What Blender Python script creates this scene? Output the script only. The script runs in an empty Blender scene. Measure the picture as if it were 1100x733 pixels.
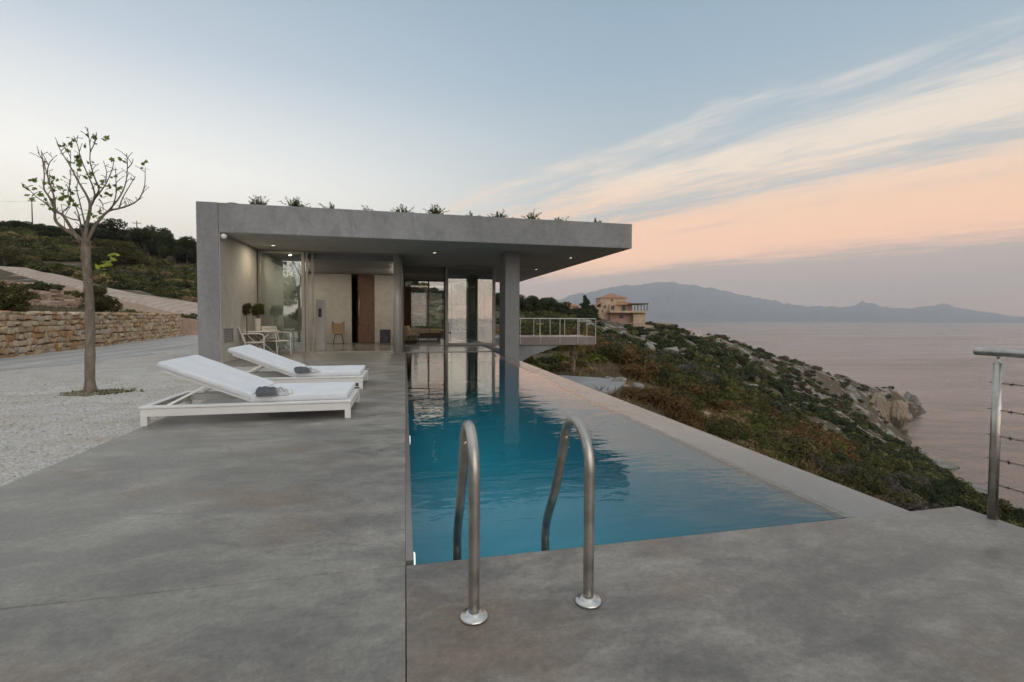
import bpy, bmesh, math, random
import numpy as np
from mathutils import Vector, Matrix, Euler

S = bpy.context.scene
COL = S.collection
R = math.radians
PI = math.pi

# ------------------------------------------------------------------ camera
YAW, PITCH, ROLL, FPX, EYE = 12.7, 1.95, 0.3, 509.0, 1.2
SHIFT = (366.5 - 340.4) - FPX * math.tan(R(PITCH))
_y, _p, _r = R(YAW), R(PITCH), R(ROLL)
FW = np.array([math.sin(_y) * math.cos(_p), math.cos(_y) * math.cos(_p), -math.sin(_p)])
_rt = np.array([math.cos(_y), -math.sin(_y), 0.0])
_up = np.cross(_rt, FW)
RT = _rt * math.cos(_r) + _up * math.sin(_r)
UP = _up * math.cos(_r) - _rt * math.sin(_r)
cam_data = bpy.data.cameras.new('camera')
cam = bpy.data.objects.new('camera', cam_data)
COL.objects.link(cam)
M4 = Matrix(((RT[0], UP[0], -FW[0], 0), (RT[1], UP[1], -FW[1], 0), (RT[2], UP[2], -FW[2], EYE), (0, 0, 0, 1)))
cam.matrix_world = M4
cam_data.sensor_width = 36.0
cam_data.lens = 36.0 * FPX / 1100.0
cam_data.shift_y = -SHIFT / 1100.0
cam_data.clip_start = 0.05
cam_data.clip_end = 60000
S.camera = cam

# ------------------------------------------------------------------ node helpers
class NT:
    def __init__(self, tree):
        self.t = tree
    def n(self, typ, props=None, **ins):
        nd = self.t.nodes.new(typ)
        for k, v in (props or {}).items():
            setattr(nd, k, v)
        for k, v in ins.items():
            self.set(nd, k, v)
        return nd
    def set(self, nd, key, v):
        if isinstance(key, str) and key.startswith('i') and key[1:].isdigit():
            s = nd.inputs[int(key[1:])]
        else:
            s = nd.inputs[key.replace('_', ' ')] if key.replace('_', ' ') in nd.inputs else nd.inputs[key]
        if hasattr(v, 'is_linked') or hasattr(v, 'links'):
            self.t.links.new(v, s)
        else:
            s.default_value = v
    def math(self, op, a, b=0.0, c=0.0, clamp=False):
        m = self.n('ShaderNodeMath', {'operation': op, 'use_clamp': clamp}, i0=a, i1=b)
        if op in ('MULTIPLY_ADD', 'SMOOTH_MIN', 'WRAP'):
            self.set(m, 'i2', c)
        return m.outputs[0]
    def ramp(self, fac, stops, interp='LINEAR'):
        r = self.n('ShaderNodeValToRGB', None, i0=fac)
        cr = r.color_ramp
        cr.interpolation = interp
        while len(cr.elements) < len(stops):
            cr.elements.new(0.5)
        for e, (p, c) in zip(cr.elements, stops):
            e.position = p
            e.color = (c[0], c[1], c[2], 1) if not isinstance(c, (int, float)) else (c, c, c, 1)
        return r.outputs[0]
    def mix(self, fac, a, b, mode='MIX'):
        m = self.n('ShaderNodeMix', {'data_type': 'RGBA', 'blend_type': mode})
        self.set(m, 'i0', fac)
        for idx, v in ((6, a), (7, b)):
            s = m.inputs[idx]
            if hasattr(v, 'links'):
                self.t.links.new(v, s)
            else:
                s.default_value = (v[0], v[1], v[2], 1) if len(v) == 3 else v
        return m.outputs[2]
    def noise(self, vec, scale, detail=5, rough=0.55, dist=0.0):
        nd = self.n('ShaderNodeTexNoise', None, Scale=scale, Detail=detail, Roughness=rough, Distortion=dist)
        if vec is not None:
            self.t.links.new(vec, nd.inputs['Vector'])
        return nd.outputs[0]
    def mapping(self, vec, scale=(1, 1, 1), rot=(0, 0, 0), loc=(0, 0, 0)):
        nd = self.n('ShaderNodeMapping', None, Vector=vec)
        nd.inputs['Scale'].default_value = scale
        nd.inputs['Rotation'].default_value = rot
        nd.inputs['Location'].default_value = loc
        return nd.outputs[0]
    def maprange(self, v, a, b, c=0.0, d=1.0, smooth=True):
        nd = self.n('ShaderNodeMapRange', {'interpolation_type': 'SMOOTHSTEP' if smooth else 'LINEAR'}, i0=v, i1=a, i2=b, i3=c, i4=d)
        return nd.outputs[0]

# ------------------------------------------------------------------ world: dusk sky with streaked cirrus
W = bpy.data.worlds.new('World')
S.world = W
W.use_nodes = True
wt = W.node_tree
wt.nodes.clear()
w = NT(wt)
tc = w.n('ShaderNodeTexCoord').outputs['Generated']
sep = w.n('ShaderNodeSeparateXYZ', None, i0=tc)
dx, dy, dz = sep.outputs
hl = w.math('SQRT', w.math('ADD', w.math('MULTIPLY', dx, dx), w.math('ADD', w.math('MULTIPLY', dy, dy), 1e-6)))
LA = R(-62)
lf = w.math('DIVIDE', w.math('ADD', w.math('MULTIPLY', dx, math.sin(LA)), w.math('MULTIPLY', dy, math.cos(LA))), hl)
leftness = w.maprange(lf, -0.05, 1.0)
zc = w.math('MAXIMUM', dz, 0.0)
SKY_GAIN = 1.0
left_r = w.ramp(zc, [(0.0, (1.2, 1.05, .84)), (0.10, (1.18, 1.07, .92)), (0.24, (1.13, 1.09, 1.02)), (0.42, (.55, .62, .70)), (0.57, (.345, .44, .53)), (0.75, (.62, .66, .70)), (1.0, (.80, .82, .84))])
right_r = w.ramp(zc, [(0.0, (.92, .56, .42)), (0.06, (.72, .50, .43)), (0.13, (.56, .46, .43)), (0.22, (.53, .55, .56)), (0.33, (.44, .52, .575)), (0.45, (.32, .435, .54)), (0.57, (.255, .365, .465)), (0.75, (.60, .64, .68)), (1.0, (.80, .82, .84))])
sky = w.mix(leftness, right_r, left_r)
# cirrus: direction projected onto a high flat layer, streaks all running along one compass bearing
CA = R(-29)
den = w.math('ADD', zc, 0.05)
px_ = w.math('DIVIDE', dx, den)
py_ = w.math('DIVIDE', dy, den)
cu = w.math('ADD', w.math('MULTIPLY', px_, math.sin(CA)), w.math('MULTIPLY', py_, math.cos(CA)))
cv = w.math('ADD', w.math('MULTIPLY', px_, math.cos(CA)), w.math('MULTIPLY', py_, -math.sin(CA)))
cvec = w.n('ShaderNodeCombineXYZ', None, i0=cu, i1=cv, i2=0.37).outputs[0]
n1 = w.noise(w.mapping(cvec, (0.30, 1.25, 1), rot=(0, 0, .05), loc=(3.1, 0.35, 0)), 1.0, 6, 0.58, 0.9)
n2 = w.noise(w.mapping(cvec, (1.5, 5.0, 1), rot=(0, 0, 0.25)), 1.0, 7, 0.64, 1.1)
n3 = w.noise(w.mapping(cvec, (3.0, 16, 1), rot=(0, 0, -0.3)), 1.0, 4, 0.6, 0.4)
cov = w.ramp(w.math('DIVIDE', cv, 10.0), [(0.0, 0.0), (0.165, 0.0), (0.205, 0.64), (0.228, 0.54), (0.255, 0.82), (0.282, 0.78), (0.308, 0.60), (0.345, 0.84), (0.42, 1.04), (0.485, 1.0), (0.54, 0.76), (0.60, 0.54), (0.70, 0.42), (1.0, 0.34)])
ufade = w.maprange(cu, 3.6, 10.0, 1.0, 0.0)
dens = w.math('ADD', w.math('MULTIPLY', n1, 0.95), w.math('ADD', w.math('MULTIPLY', n2, 0.72), w.math('MULTIPLY', n3, 0.34)))
dens = w.math('ADD', dens, w.math('SUBTRACT', cov, 1.07))
cl = w.math('MULTIPLY', w.maprange(dens, 0.38, 0.92), w.maprange(cov, 0.0, 0.35))
cl = w.math('MULTIPLY', w.math('MULTIPLY', cl, ufade), 0.92)
ccol = w.ramp(zc, [(0.0, (1.0, .60, .48)), (0.05, (1.25, .72, .52)), (0.09, (1.75, .93, .56)), (0.145, (1.42, .77, .46)), (0.20, (1.20, .73, .46)), (0.28, (.99, .81, .64)), (0.42, (.80, .77, .72)), (1.0, (.5, .52, .55))])
sky = w.mix(cl, sky, ccol)
# afterglow of the sun that has just gone down behind the viewpoint
bk = w.math('DIVIDE', w.math('ADD', w.math('MULTIPLY', dx, math.sin(R(166))), w.math('MULTIPLY', dy, math.cos(R(166)))), hl)
glow = w.math('MULTIPLY', w.maprange(bk, .25, 1.0), w.maprange(dz, .75, .05))
sky = w.mix(w.math('MULTIPLY', glow, .8), sky, (1.0, .91, .90))
nish = w.n('ShaderNodeTexSky')
nish.sky_type = 'NISHITA'
nish.sun_disc = False
SUN_AZ, SUN_EL = R(166), R(12)
nish.sun_elevation = R(2)
nish.sun_rotation = SUN_AZ
bg1 = w.n('ShaderNodeBackground', None, i0=sky, i1=SKY_GAIN)
bg2 = w.n('ShaderNodeBackground', None, i0=nish.outputs[0], i1=0.05)
add = w.n('ShaderNodeAddShader', None, i0=bg1.outputs[0], i1=bg2.outputs[0])
out = w.n('ShaderNodeOutputWorld')
wt.links.new(add.outputs[0], out.inputs[0])

sd = bpy.data.lights.new('sun', 'SUN')
sd.energy = 1.65
sd.angle = R(70)
sd.color = (1.0, .93, .86)
sun = bpy.data.objects.new('sun', sd)
COL.objects.link(sun)
sdir = Vector((math.sin(SUN_AZ) * math.cos(SUN_EL), math.cos(SUN_AZ) * math.cos(SUN_EL), math.sin(SUN_EL)))
sun.rotation_euler = sdir.to_track_quat('Z', 'Y').to_euler()

vs = S.view_settings
S.display_settings.display_device = 'sRGB'
vs.view_transform = 'Standard'
vs.look = 'None'
vs.exposure = 0.1
vs.gamma = 1.0
vs.use_curve_mapping = False
S.cycles.max_bounces = 8
S.cycles.transparent_max_bounces = 12
S.cycles.caustics_reflective = False
S.cycles.caustics_refractive = False
S.cycles.sample_clamp_indirect = 6.0

# ------------------------------------------------------------------ pixel <-> world helpers (used only to lay the place out)
def ray(px, py):
    return FW + RT * (px - 550.0) / FPX + UP * ((366.5 - SHIFT) - py) / FPX
def atd(px, py, t):
    return np.array([0, 0, EYE]) + ray(px, py) * t
def atY(px, py, Y):
    d = ray(px, py)
    return np.array([0, 0, EYE]) + d * (Y / d[1])
def ground(px, py, z=0.0):
    d = ray(px, py)
    return np.array([0, 0, EYE]) + d * ((z - EYE) / d[2])
def proj(P):
    v = np.asarray(P, float) - np.array([0, 0, EYE])
    z = v @ FW
    z = np.where(np.abs(z) < 1e-6, 1e-6, z)
    return 550 + FPX * (v @ RT) / z, (366.5 - SHIFT) - FPX * (v @ UP) / z, z

# ------------------------------------------------------------------ materials
MATS = {}
def newmat(name):
    m = bpy.data.materials.new(name)
    m.use_nodes = True
    t = m.node_tree
    b = t.nodes['Principled BSDF']
    h = NT(t)
    MATS[name] = m
    return m, h, b
def bump(h, b, height, strength=0.3, dist=0.02):
    bn = h.n('ShaderNodeBump', None, Strength=strength, Distance=dist, Height=height)
    h.t.links.new(bn.outputs[0], b.inputs['Normal'])
def plain(name, col, rough=0.5, metal=0.0, var=0.06, scale=8.0, spec=0.5, bmp=0.0):
    m, h, b = newmat(name)
    tcn = h.n('ShaderNodeTexCoord').outputs['Object']
    nz = h.noise(tcn, scale, 5)
    c = h.mix(h.maprange(nz, .3, .7), [x * (1 - var) for x in col], [min(1, x * (1 + var)) for x in col])
    h.set(b, 'Base Color', c)
    h.set(b, 'Roughness', h.maprange(nz, .25, .75, max(0, rough - .06), min(1, rough + .06)))
    b.inputs['Metallic'].default_value = metal
    b.inputs['Specular IOR Level'].default_value = spec
    if bmp:
        bump(h, b, h.noise(tcn, scale * 6, 4), bmp, .01)
    return m
def concrete(name, c1, c2, c3, rough=(.45, .7), scale=1.0, streak=None, bmp=.12, spec=.4, mott=(.88, 1.11)):
    m, h, b = newmat(name)
    pos = h.n('ShaderNodeNewGeometry').outputs['Position']
    if streak:
        pos_s = h.mapping(pos, streak)
    else:
        pos_s = pos
    a = h.noise(pos_s, .55 * scale, 6, .6, .6)
    bb = h.noise(h.mapping(pos_s, loc=(7, 3, 1)), 2.3 * scale, 7, .66, 1.2)
    cc = h.noise(h.mapping(pos, loc=(1, 9, 4)), 14 * scale, 5, .65, .2)
    dd = h.noise(pos, 120 * scale, 3, .6)
    col = h.mix(h.maprange(a, .34, .66), c1, c2)
    col = h.mix(h.maprange(bb, .45, .72, 0, .75), col, c3)
    f = h.maprange(cc, .3, .7, mott[0], mott[1], False)
    f2 = h.maprange(dd, .3, .7, .93, 1.06, False)
    col = h.mix(1.0, col, h.n('ShaderNodeCombineXYZ', None, i0=f, i1=f, i2=f).outputs[0], 'MULTIPLY')
    col = h.mix(1.0, col, h.n('ShaderNodeCombineXYZ', None, i0=f2, i1=f2, i2=f2).outputs[0], 'MULTIPLY')
    h.set(b, 'Base Color', col)
    h.set(b, 'Roughness', h.maprange(h.math('ADD', h.math('MULTIPLY', bb, .6), h.math('MULTIPLY', cc, .4)), .3, .7, rough[0], rough[1]))
    b.inputs['Specular IOR Level'].default_value = spec
    hh = h.math('ADD', h.math('MULTIPLY', cc, .6), h.math('MULTIPLY', dd, .4))
    bump(h, b, hh, bmp, .02)
    return m
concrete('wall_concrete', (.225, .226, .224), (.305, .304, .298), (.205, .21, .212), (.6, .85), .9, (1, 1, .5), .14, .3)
concrete('soffit_shade_lift', (.48, .47, .45), (.55, .54, .515), (.44, .435, .42), (.6, .85), .7, (1, 1, 1), .08, .3)  # roof concrete made paler to lift the shade underneath
concrete('plaster_concrete', (.45, .425, .38), (.53, .505, .455), (.40, .38, .34), (.7, .9), .9, (1, 1, .8), .08, .25)
concrete('weir_concrete', (.175, .152, .130), (.215, .190, .165), (.185, .158, .133), (.06, .26), 1.2, None, .02, .6, (.95, 1.05))
concrete('interior_floor', (.16, .15, .13), (.20, .19, .17), (.14, .13, .11), (.12, .28), .9, None, .02, .5)
plain('white_metal', (.74, .73, .69), .38, 0, .03, 5)
plain('white_chair', (.72, .69, .62), .45, 0, .03, 5)
plain('frame_metal', (.30, .28, .25), .42, .3, .05, 3)
plain('frame_dark', (.05, .05, .05), .45, .2, .05, 3)
plain('steel', (.46, .43, .39), .38, 1.0, .22, 9)
plain('rail_paint', (.50, .49, .45), .45, .2, .05, 4)
plain('rusty_wire', (.07, .055, .05), .7, .4, .2, 30)
plain('black_plastic', (.02, .02, .022), .4, 0, .1, 6)
plain('rattan', (.27, .18, .10), .6, 0, .15, 40, bmp=.3)
plain('dark_wood', (.075, .042, .028), .45, 0, .25, 6)
plain('walnut', (.14, .07, .04), .5, 0, .2, 6)
plain('curtain_cloth', (.36, .24, .16), .9, 0, .12, 5)
plain('beige_cushion', (.46, .40, .30), .95, 0, .06, 25)
plain('ochre_cushion', (.50, .40, .24), .95, 0, .06, 25)
plain('pot_cream', (.62, .56, .46), .6, 0, .05, 10)
plain('terracotta', (.36, .17, .09), .8, 0, .25, 1.5)
plain('villa_stone', (.50, .37, .25), .9, 0, .18, .8)
plain('villa_pink', (.52, .32, .24), .9, 0, .12, .8)
plain('villa_white', (.55, .50, .46), .9, 0, .10, .8)
plain('villa_window', (.03, .03, .035), .3, 0, .1, 2)
plain('villa_timber', (.13, .09, .06), .8, 0, .2, 2)
plain('dark_bark', (.10, .075, .055), .9, 0, .3, 12, bmp=.5)
plain('palm_bark', (.26, .19, .13), .95, 0, .35, 12, bmp=.8)
plain('pole_wood', (.16, .13, .11), .9, 0, .2, 4)
plain('pad_concrete', (.30, .30, .30), .8, 0, .12, .6, bmp=.2)
plain('shutter_teal', (.14, .36, .36), .8, 0, .1, 2)
plain('flange_steel', (.62, .60, .57), .3, 1.0, .08, 30)

def deck_mat(name, c1, c2, c3, rot, scale=1.0):
    m, h, b = newmat(name)
    pos = h.n('ShaderNodeNewGeometry').outputs['Position']
    warp = h.n('ShaderNodeTexNoise', None, Vector=pos, Scale=1.1, Detail=3.0).outputs[1]
    wp = h.n('ShaderNodeVectorMath', {'operation': 'MULTIPLY_ADD'}, i0=warp, i1=(.3, .3, 0), i2=pos).outputs[0]
    st = h.mapping(wp, (.75, 1.35, 1), rot=(0, 0, rot))
    big = h.noise(h.mapping(wp, (.8, 1.1, 1), loc=(3, 8, 0)), .6 * scale, 5, .6)
    mid = h.noise(st, 2.1 * scale, 10, .72, .2)
    sml = h.noise(h.mapping(pos, (.8, 1.3, 1), rot=(0, 0, rot + .5), loc=(5, 2, 0)), 9.0 * scale, 8, .72)
    fin = h.noise(pos, 38, 5, .7)
    grain = h.noise(pos, 190, 2, .6)
    stain = h.noise(h.mapping(wp, (.9, 1.2, 1), loc=(11, 4, 0)), .9 * scale, 6, .62)
    col = h.mix(h.maprange(mid, .34, .66), c1, c2)
    col = h.mix(h.maprange(stain, .52, .68, 0, .75), col, c3)
    f = h.maprange(big, .32, .68, .84, 1.14)
    for src, a_ in ((sml, .26), (fin, .20), (grain, .14)):
        f = h.math('MULTIPLY', f, h.maprange(src, .28, .72, 1 - a_, 1 + a_, False))
    # pale trowel scuffs and dark pin marks
    sc1 = h.noise(h.mapping(wp, (3, .8, 1), rot=(0, 0, rot + .9)), 9, 5, .75)
    f = h.math('MULTIPLY', f, h.maprange(sc1, .62, .75, 1.0, 1.22))
    vor = h.n('ShaderNodeTexVoronoi', None, Vector=pos, Scale=26.0)
    f = h.math('MULTIPLY', f, h.maprange(vor.outputs['Distance'], .05, .10, .72, 1.0))
    col = h.mix(1.0, col, h.n('ShaderNodeCombineXYZ', None, i0=f, i1=f, i2=f).outputs[0], 'MULTIPLY')
    h.set(b, 'Base Color', col)
    h.set(b, 'Roughness', h.maprange(h.math('ADD', h.math('MULTIPLY', mid, .6), h.math('MULTIPLY', sml, .4)), .35, .65, .30, .68))
    b.inputs['Specular IOR Level'].default_value = .45
    bump(h, b, h.math('ADD', h.math('MULTIPLY', sml, .5), h.math('ADD', h.math('MULTIPLY', fin, .35), h.math('MULTIPLY', grain, .15))), .22, .012)
deck_mat('deck_concrete', (.168, .157, .138), (.296, .276, .240), (.220, .168, .122), .25)
deck_mat('slab_concrete', (.135, .123, .107), (.265, .243, .213), (.190, .146, .107), -.5, 1.15)

def glass(name, facing, tint=(.93, .95, .94), k=1.0):
    m, h, b = newmat(name)
    h.t.nodes.remove(b)
    fr = h.n('ShaderNodeFresnel', None, IOR=1.5).outputs[0]
    fac = h.math('ADD', h.math('MULTIPLY', fr, k), facing, clamp=True)
    tr = h.n('ShaderNodeBsdfTransparent', None, Color=(*tint, 1))
    gl = h.n('ShaderNodeBsdfGlossy', None, Color=(.95, .97, .97, 1), Roughness=0.003)
    mx = h.n('ShaderNodeMixShader', None, i0=fac, i1=tr.outputs[0], i2=gl.outputs[0])
    h.t.links.new(mx.outputs[0], h.t.nodes['Material Output'].inputs[0])
    return m
glass('glass_clear', 0.06)
glass('glass_coated', 0.26, (.70, .76, .72))

def emitter(name, col, strength):
    m, h, b = newmat(name)
    b.inputs['Base Color'].default_value = (*col, 1)
    b.inputs['Emission Color'].default_value = (*col, 1)
    b.inputs['Emission Strength'].default_value = strength
    return m
emitter('lamp_lit', (1.0, .86, .62), 3.0)
emitter('added_panel_glow', (1.0, .84, .64), 1.3)  # fill glow for the panel added in the pool-end room
emitter('added_strip_glow', (1.0, .91, .78), 36.0)  # fill glow for the strips added in the sitting room
emitter('pool_lamp_lit', (1.0, .93, .75), 1.5)

# cushion fabric with fine weave
m, h, b = newmat('white_fabric')
oc = h.n('ShaderNodeTexCoord').outputs['Object']
wv = h.noise(oc, 220, 2)
big = h.noise(oc, 3, 4)
h.set(b, 'Base Color', h.mix(h.maprange(big, .3, .7), (.66, .68, .71), (.73, .74, .76)))
b.inputs['Roughness'].default_value = .95
b.inputs['Sheen Weight'].default_value = .15
bump(h, b, h.math('ADD', h.math('MULTIPLY', wv, .4), big), .25, .01)
# towel: dark grey woven stripes that break into white at the fringe end
m, h, b = newmat('striped_towel')
oc = h.n('ShaderNodeTexCoord').outputs['Object']
sx = h.n('ShaderNodeSeparateXYZ', None, i0=oc)
wave = h.n('ShaderNodeTexWave', {'wave_type': 'BANDS', 'bands_direction': 'Y'}, Vector=oc, Scale=22.0, Distortion=2.5, Detail=2.0)
spk = h.noise(oc, 60, 3)
c = h.mix(h.maprange(wave.outputs[1], .35, .7), (.045, .048, .055), (.16, .165, .17))
fringe = h.math('MULTIPLY', h.maprange(sx.outputs[0], .02, .10), h.maprange(spk, .42, .5))
c = h.mix(fringe, c, (.6, .6, .6))
h.set(b, 'Base Color', c)
b.inputs['Roughness'].default_value = 1.0
bump(h, b, h.noise(oc, 50, 4), .6, .02)

# gravel
def gravel(name, c1, c2, c3, sc=1.0, tracks=False):
    m, h, b = newmat(name)
    pos = h.n('ShaderNodeNewGeometry').outputs['Position']
    vor = h.n('ShaderNodeTexVoronoi', None, Vector=pos, Scale=55.0 * sc)
    v2 = h.n('ShaderNodeTexVoronoi', None, Vector=pos, Scale=24.0 * sc)
    big = h.noise(pos, .35, 5, .6, .5)
    mid = h.noise(pos, 2.3, 5, .6)
    col = h.mix(h.maprange(big, .35, .65), c1, c2)
    col = h.mix(h.maprange(mid, .46, .68, 0, .85), col, c3)
    sp = h.n('ShaderNodeSeparateColor', None, i0=vor.outputs['Color'])
    f = h.maprange(sp.outputs[0], 0, 1, .72, 1.22, False)
    if tracks:
        sxy = h.n('ShaderNodeSeparateXYZ', None, i0=h.mapping(pos, rot=(0, 0, .03)))
        tr = h.n('ShaderNodeTexWave', {'wave_type': 'BANDS', 'bands_direction': 'X'}, Vector=pos, Scale=.33, Distortion=1.6, Detail=3.0)
        f = h.math('MULTIPLY', f, h.maprange(tr.outputs[1], 0, 1, .9, 1.06))
    col = h.mix(1.0, col, h.n('ShaderNodeCombineXYZ', None, i0=f, i1=f, i2=f).outputs[0], 'MULTIPLY')
    h.set(b, 'Base Color', col)
    b.inputs['Roughness'].default_value = .95
    b.inputs['Specular IOR Level'].default_value = .2
    hh = h.math('ADD', h.math('MULTIPLY', vor.outputs['Distance'], -1.0), h.math('MULTIPLY', v2.outputs['Distance'], -.6))
    bump(h, b, hh, .8, .03)
gravel('gravel', (.59, .555, .50), (.655, .63, .585), (.54, .47, .385))
gravel('driveway_gravel', (.54, .53, .505), (.61, .60, .575), (.56, .515, .45), 1.4, True)
gravel('dirt_road', (.46, .36, .29), (.53, .43, .35), (.40, .31, .24), .6, True)

# stone wall: colour of every stone comes from an attribute
m, h, b = newmat('dry_stone')
at = h.n('ShaderNodeAttribute', {'attribute_name': 'tint'})
oc = h.n('ShaderNodeNewGeometry').outputs['Position']
nz = h.noise(oc, 7, 6, .65)
f = h.maprange(nz, .3, .7, .72, 1.22, False)
c = h.mix(1.0, at.outputs['Color'], h.n('ShaderNodeCombineXYZ', None, i0=f, i1=f, i2=f).outputs[0], 'MULTIPLY')
c = h.mix(h.maprange(h.noise(oc, 2.5, 5, .6), .56, .7, 0, .6), c, (.34, .18, .08))
h.set(b, 'Base Color', c)
b.inputs['Roughness'].default_value = .95
bump(h, b, h.noise(oc, 22, 6, .7), .7, .04)

# bark of the fig tree
m, h, b = newmat('fig_bark')
oc = h.n('ShaderNodeTexCoord').outputs['Object']
nz = h.noise(h.mapping(oc, (1, 1, .35)), 16, 6, .65, .6)
h.set(b, 'Base Color', h.mix(h.maprange(nz, .3, .7), (.13, .10, .075), (.25, .205, .16)))
b.inputs['Roughness'].default_value = .9
bump(h, b, nz, .8, .02)
plain('pit_soil', (.20, .165, .115), .95, 0, .35, 14, bmp=.8)
plain('twig_bark', (.105, .075, .065), .85, 0, .2, 20)

# foliage, colour per leaf from an attribute
m, h, b = newmat('foliage')
at = h.n('ShaderNodeAttribute', {'attribute_name': 'leafcol'})
oi = h.n('ShaderNodeObjectInfo').outputs['Random']
f = h.maprange(oi, 0, 1, .8, 1.2, False)
c = h.mix(1.0, at.outputs['Color'], h.n('ShaderNodeCombineXYZ', None, i0=f, i1=f, i2=f).outputs[0], 'MULTIPLY')
h.set(b, 'Base Color', c)
b.inputs['Roughness'].default_value = .7
b.inputs['Specular IOR Level'].default_value = .25
tl = h.n('ShaderNodeBsdfTranslucent', None, Color=c)
mx = h.n('ShaderNodeMixShader', None, i0=.30, i1=b.outputs[0], i2=tl.outputs[0])
h.t.links.new(mx.outputs[0], h.t.nodes['Material Output'].inputs[0])

# rock
def rockmat(name, c1, c2, c3, sc=1.0):
    m, h, b = newmat(name)
    pos = h.n('ShaderNodeNewGeometry').outputs['Position']
    a = h.noise(h.mapping(pos, (1, 1, .5)), .5 * sc, 7, .65, .8)
    d = h.noise(pos, 3.0 * sc, 6, .7)
    col = h.mix(h.maprange(a, .38, .62), c1, c2)
    col = h.mix(h.maprange(d, .5, .66, 0, .8), col, c3)
    h.set(b, 'Base Color', col)
    b.inputs['Roughness'].default_value = .95
    b.inputs['Specular IOR Level'].default_value = .2
    bump(h, b, h.math('ADD', a, h.math('MULTIPLY', d, .5)), .8, .25)
rockmat('limestone', (.24, .225, .20), (.36, .34, .31), (.15, .14, .125), 1.2)
rockmat('cliff_rock', (.40, .30, .20), (.30, .25, .20), (.34, .19, .09), .5)
rockmat('shore_rock', (.22, .20, .18), (.30, .28, .255), (.12, .11, .10), .5)
rockmat('mountain_rock', (.05, .065, .085), (.09, .10, .11), (.22, .21, .20), .004)

# terrain
m, h, b = newmat('terrain')
g = h.n('ShaderNodeNewGeometry')
pos = g.outputs['Position']
nrm = h.n('ShaderNodeSeparateXYZ', None, i0=g.outputs['Normal']).outputs[2]
a = h.noise(pos, .06, 6, .6, .4)
d = h.noise(pos, .45, 6, .65, .3)
e = h.noise(pos, 3.5, 5, .65)
col = h.mix(h.maprange(d, .36, .62), (.068, .058, .034), (.125, .096, .062))
col = h.mix(h.maprange(a, .48, .62, 0, .8), col, (.115, .085, .058))
rk = h.noise(h.mapping(pos, (1, .55, 1.6), rot=(0, 0, .5)), .22, 7, .68, .6)
rock_c = h.mix(h.maprange(e, .35, .65), (.225, .20, .165), (.33, .30, .262))
at = h.n('ShaderNodeAttribute', {'attribute_name': 'rocky'}).outputs['Fac']
thr = h.math('SUBTRACT', rk, h.math('MULTIPLY', h.math('SUBTRACT', .5, at), .24))
col = h.mix(h.maprange(thr, .56, .62), col, rock_c)
dirt = h.n('ShaderNodeAttribute', {'attribute_name': 'dirt'}).outputs['Fac']
col = h.mix(h.maprange(h.math('ADD', dirt, h.math('MULTIPLY', h.math('SUBTRACT', d, .5), .9)), .35, .6), col, h.mix(h.maprange(e, .3, .7), (.30, .205, .14), (.40, .295, .215)))
sepz = h.n('ShaderNodeSeparateXYZ', None, i0=pos).outputs[2]
wet = h.maprange(h.math('ADD', sepz, h.math('MULTIPLY', d, 4)), -45.5, -42.5)
col = h.mix(wet, (.07, .06, .05), col)
h.set(b, 'Base Color', col)
b.inputs['Roughness'].default_value = .95
b.inputs['Specular IOR Level'].default_value = .15
bump(h, b, h.math('ADD', h.math('MULTIPLY', d, .6), h.math('MULTIPLY', e, .2)), 1.0, .5)

# sea
m, h, b = newmat('sea_water')
pos = h.n('ShaderNodeNewGeometry').outputs['Position']
b.inputs['Base Color'].default_value = (.062, .046, .040, 1)
b.inputs['Roughness'].default_value = .16
b.inputs['IOR'].default_value = 1.333
wn = h.noise(h.mapping(pos, (.6, 1, 1), rot=(0, 0, .6)), .12, 6, .62, .3)
wn2 = h.noise(h.mapping(pos, (.5, 1, 1), rot=(0, 0, .2)), .012, 5, .55)
lane = h.noise(h.mapping(pos, (.35, 1.4, 1), rot=(0, 0, .9)), .006, 5, .6, .6)
h.set(b, 'Roughness', h.maprange(lane, .35, .65, .08, .26))
bump(h, b, h.math('ADD', h.math('MULTIPLY', wn, h.maprange(lane, .35, .65, .7, 1.4)), h.math('MULTIPLY', wn2, 3.0)), 1.0, .75)

# pool water
m, h, b = newmat('pool_water')
h.t.nodes.remove(b)
pos = h.n('ShaderNodeNewGeometry').outputs['Position']
wn = h.noise(h.mapping(pos, (.8, 1.6, 1), rot=(0, 0, .1)), 2.2, 3, .5, .6)
wn2 = h.noise(h.mapping(pos, (1.2, 3, 1)), 6.0, 2, .5)
bn = h.n('ShaderNodeBump', None, Strength=1.0, Distance=.0045, Height=h.math('ADD', wn, h.math('MULTIPLY', wn2, .25)))
fr = h.math('MULTIPLY', h.n('ShaderNodeFresnel', None, IOR=1.335, Normal=bn.outputs[0]).outputs[0], 1.15, clamp=True)
tr = h.n('ShaderNodeBsdfTransparent', None, Color=(.80, .95, .97, 1))
gl = h.n('ShaderNodeBsdfGlossy', None, Color=(1, 1, 1, 1), Roughness=0.01, Normal=bn.outputs[0])
mx = h.n('ShaderNodeMixShader', None, i0=fr, i1=tr.outputs[0], i2=gl.outputs[0])
h.t.links.new(mx.outputs[0], h.t.nodes['Material Output'].inputs[0])
m, h, b = newmat('pool_plaster')
pos = h.n('ShaderNodeNewGeometry').outputs['Position']
nz = h.noise(pos, 1.3, 5, .6, .4)
h.set(b, 'Base Color', h.mix(h.maprange(nz, .3, .7), (.002, .33, .43), (.004, .37, .48)))
b.inputs['Roughness'].default_value = .8

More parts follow.
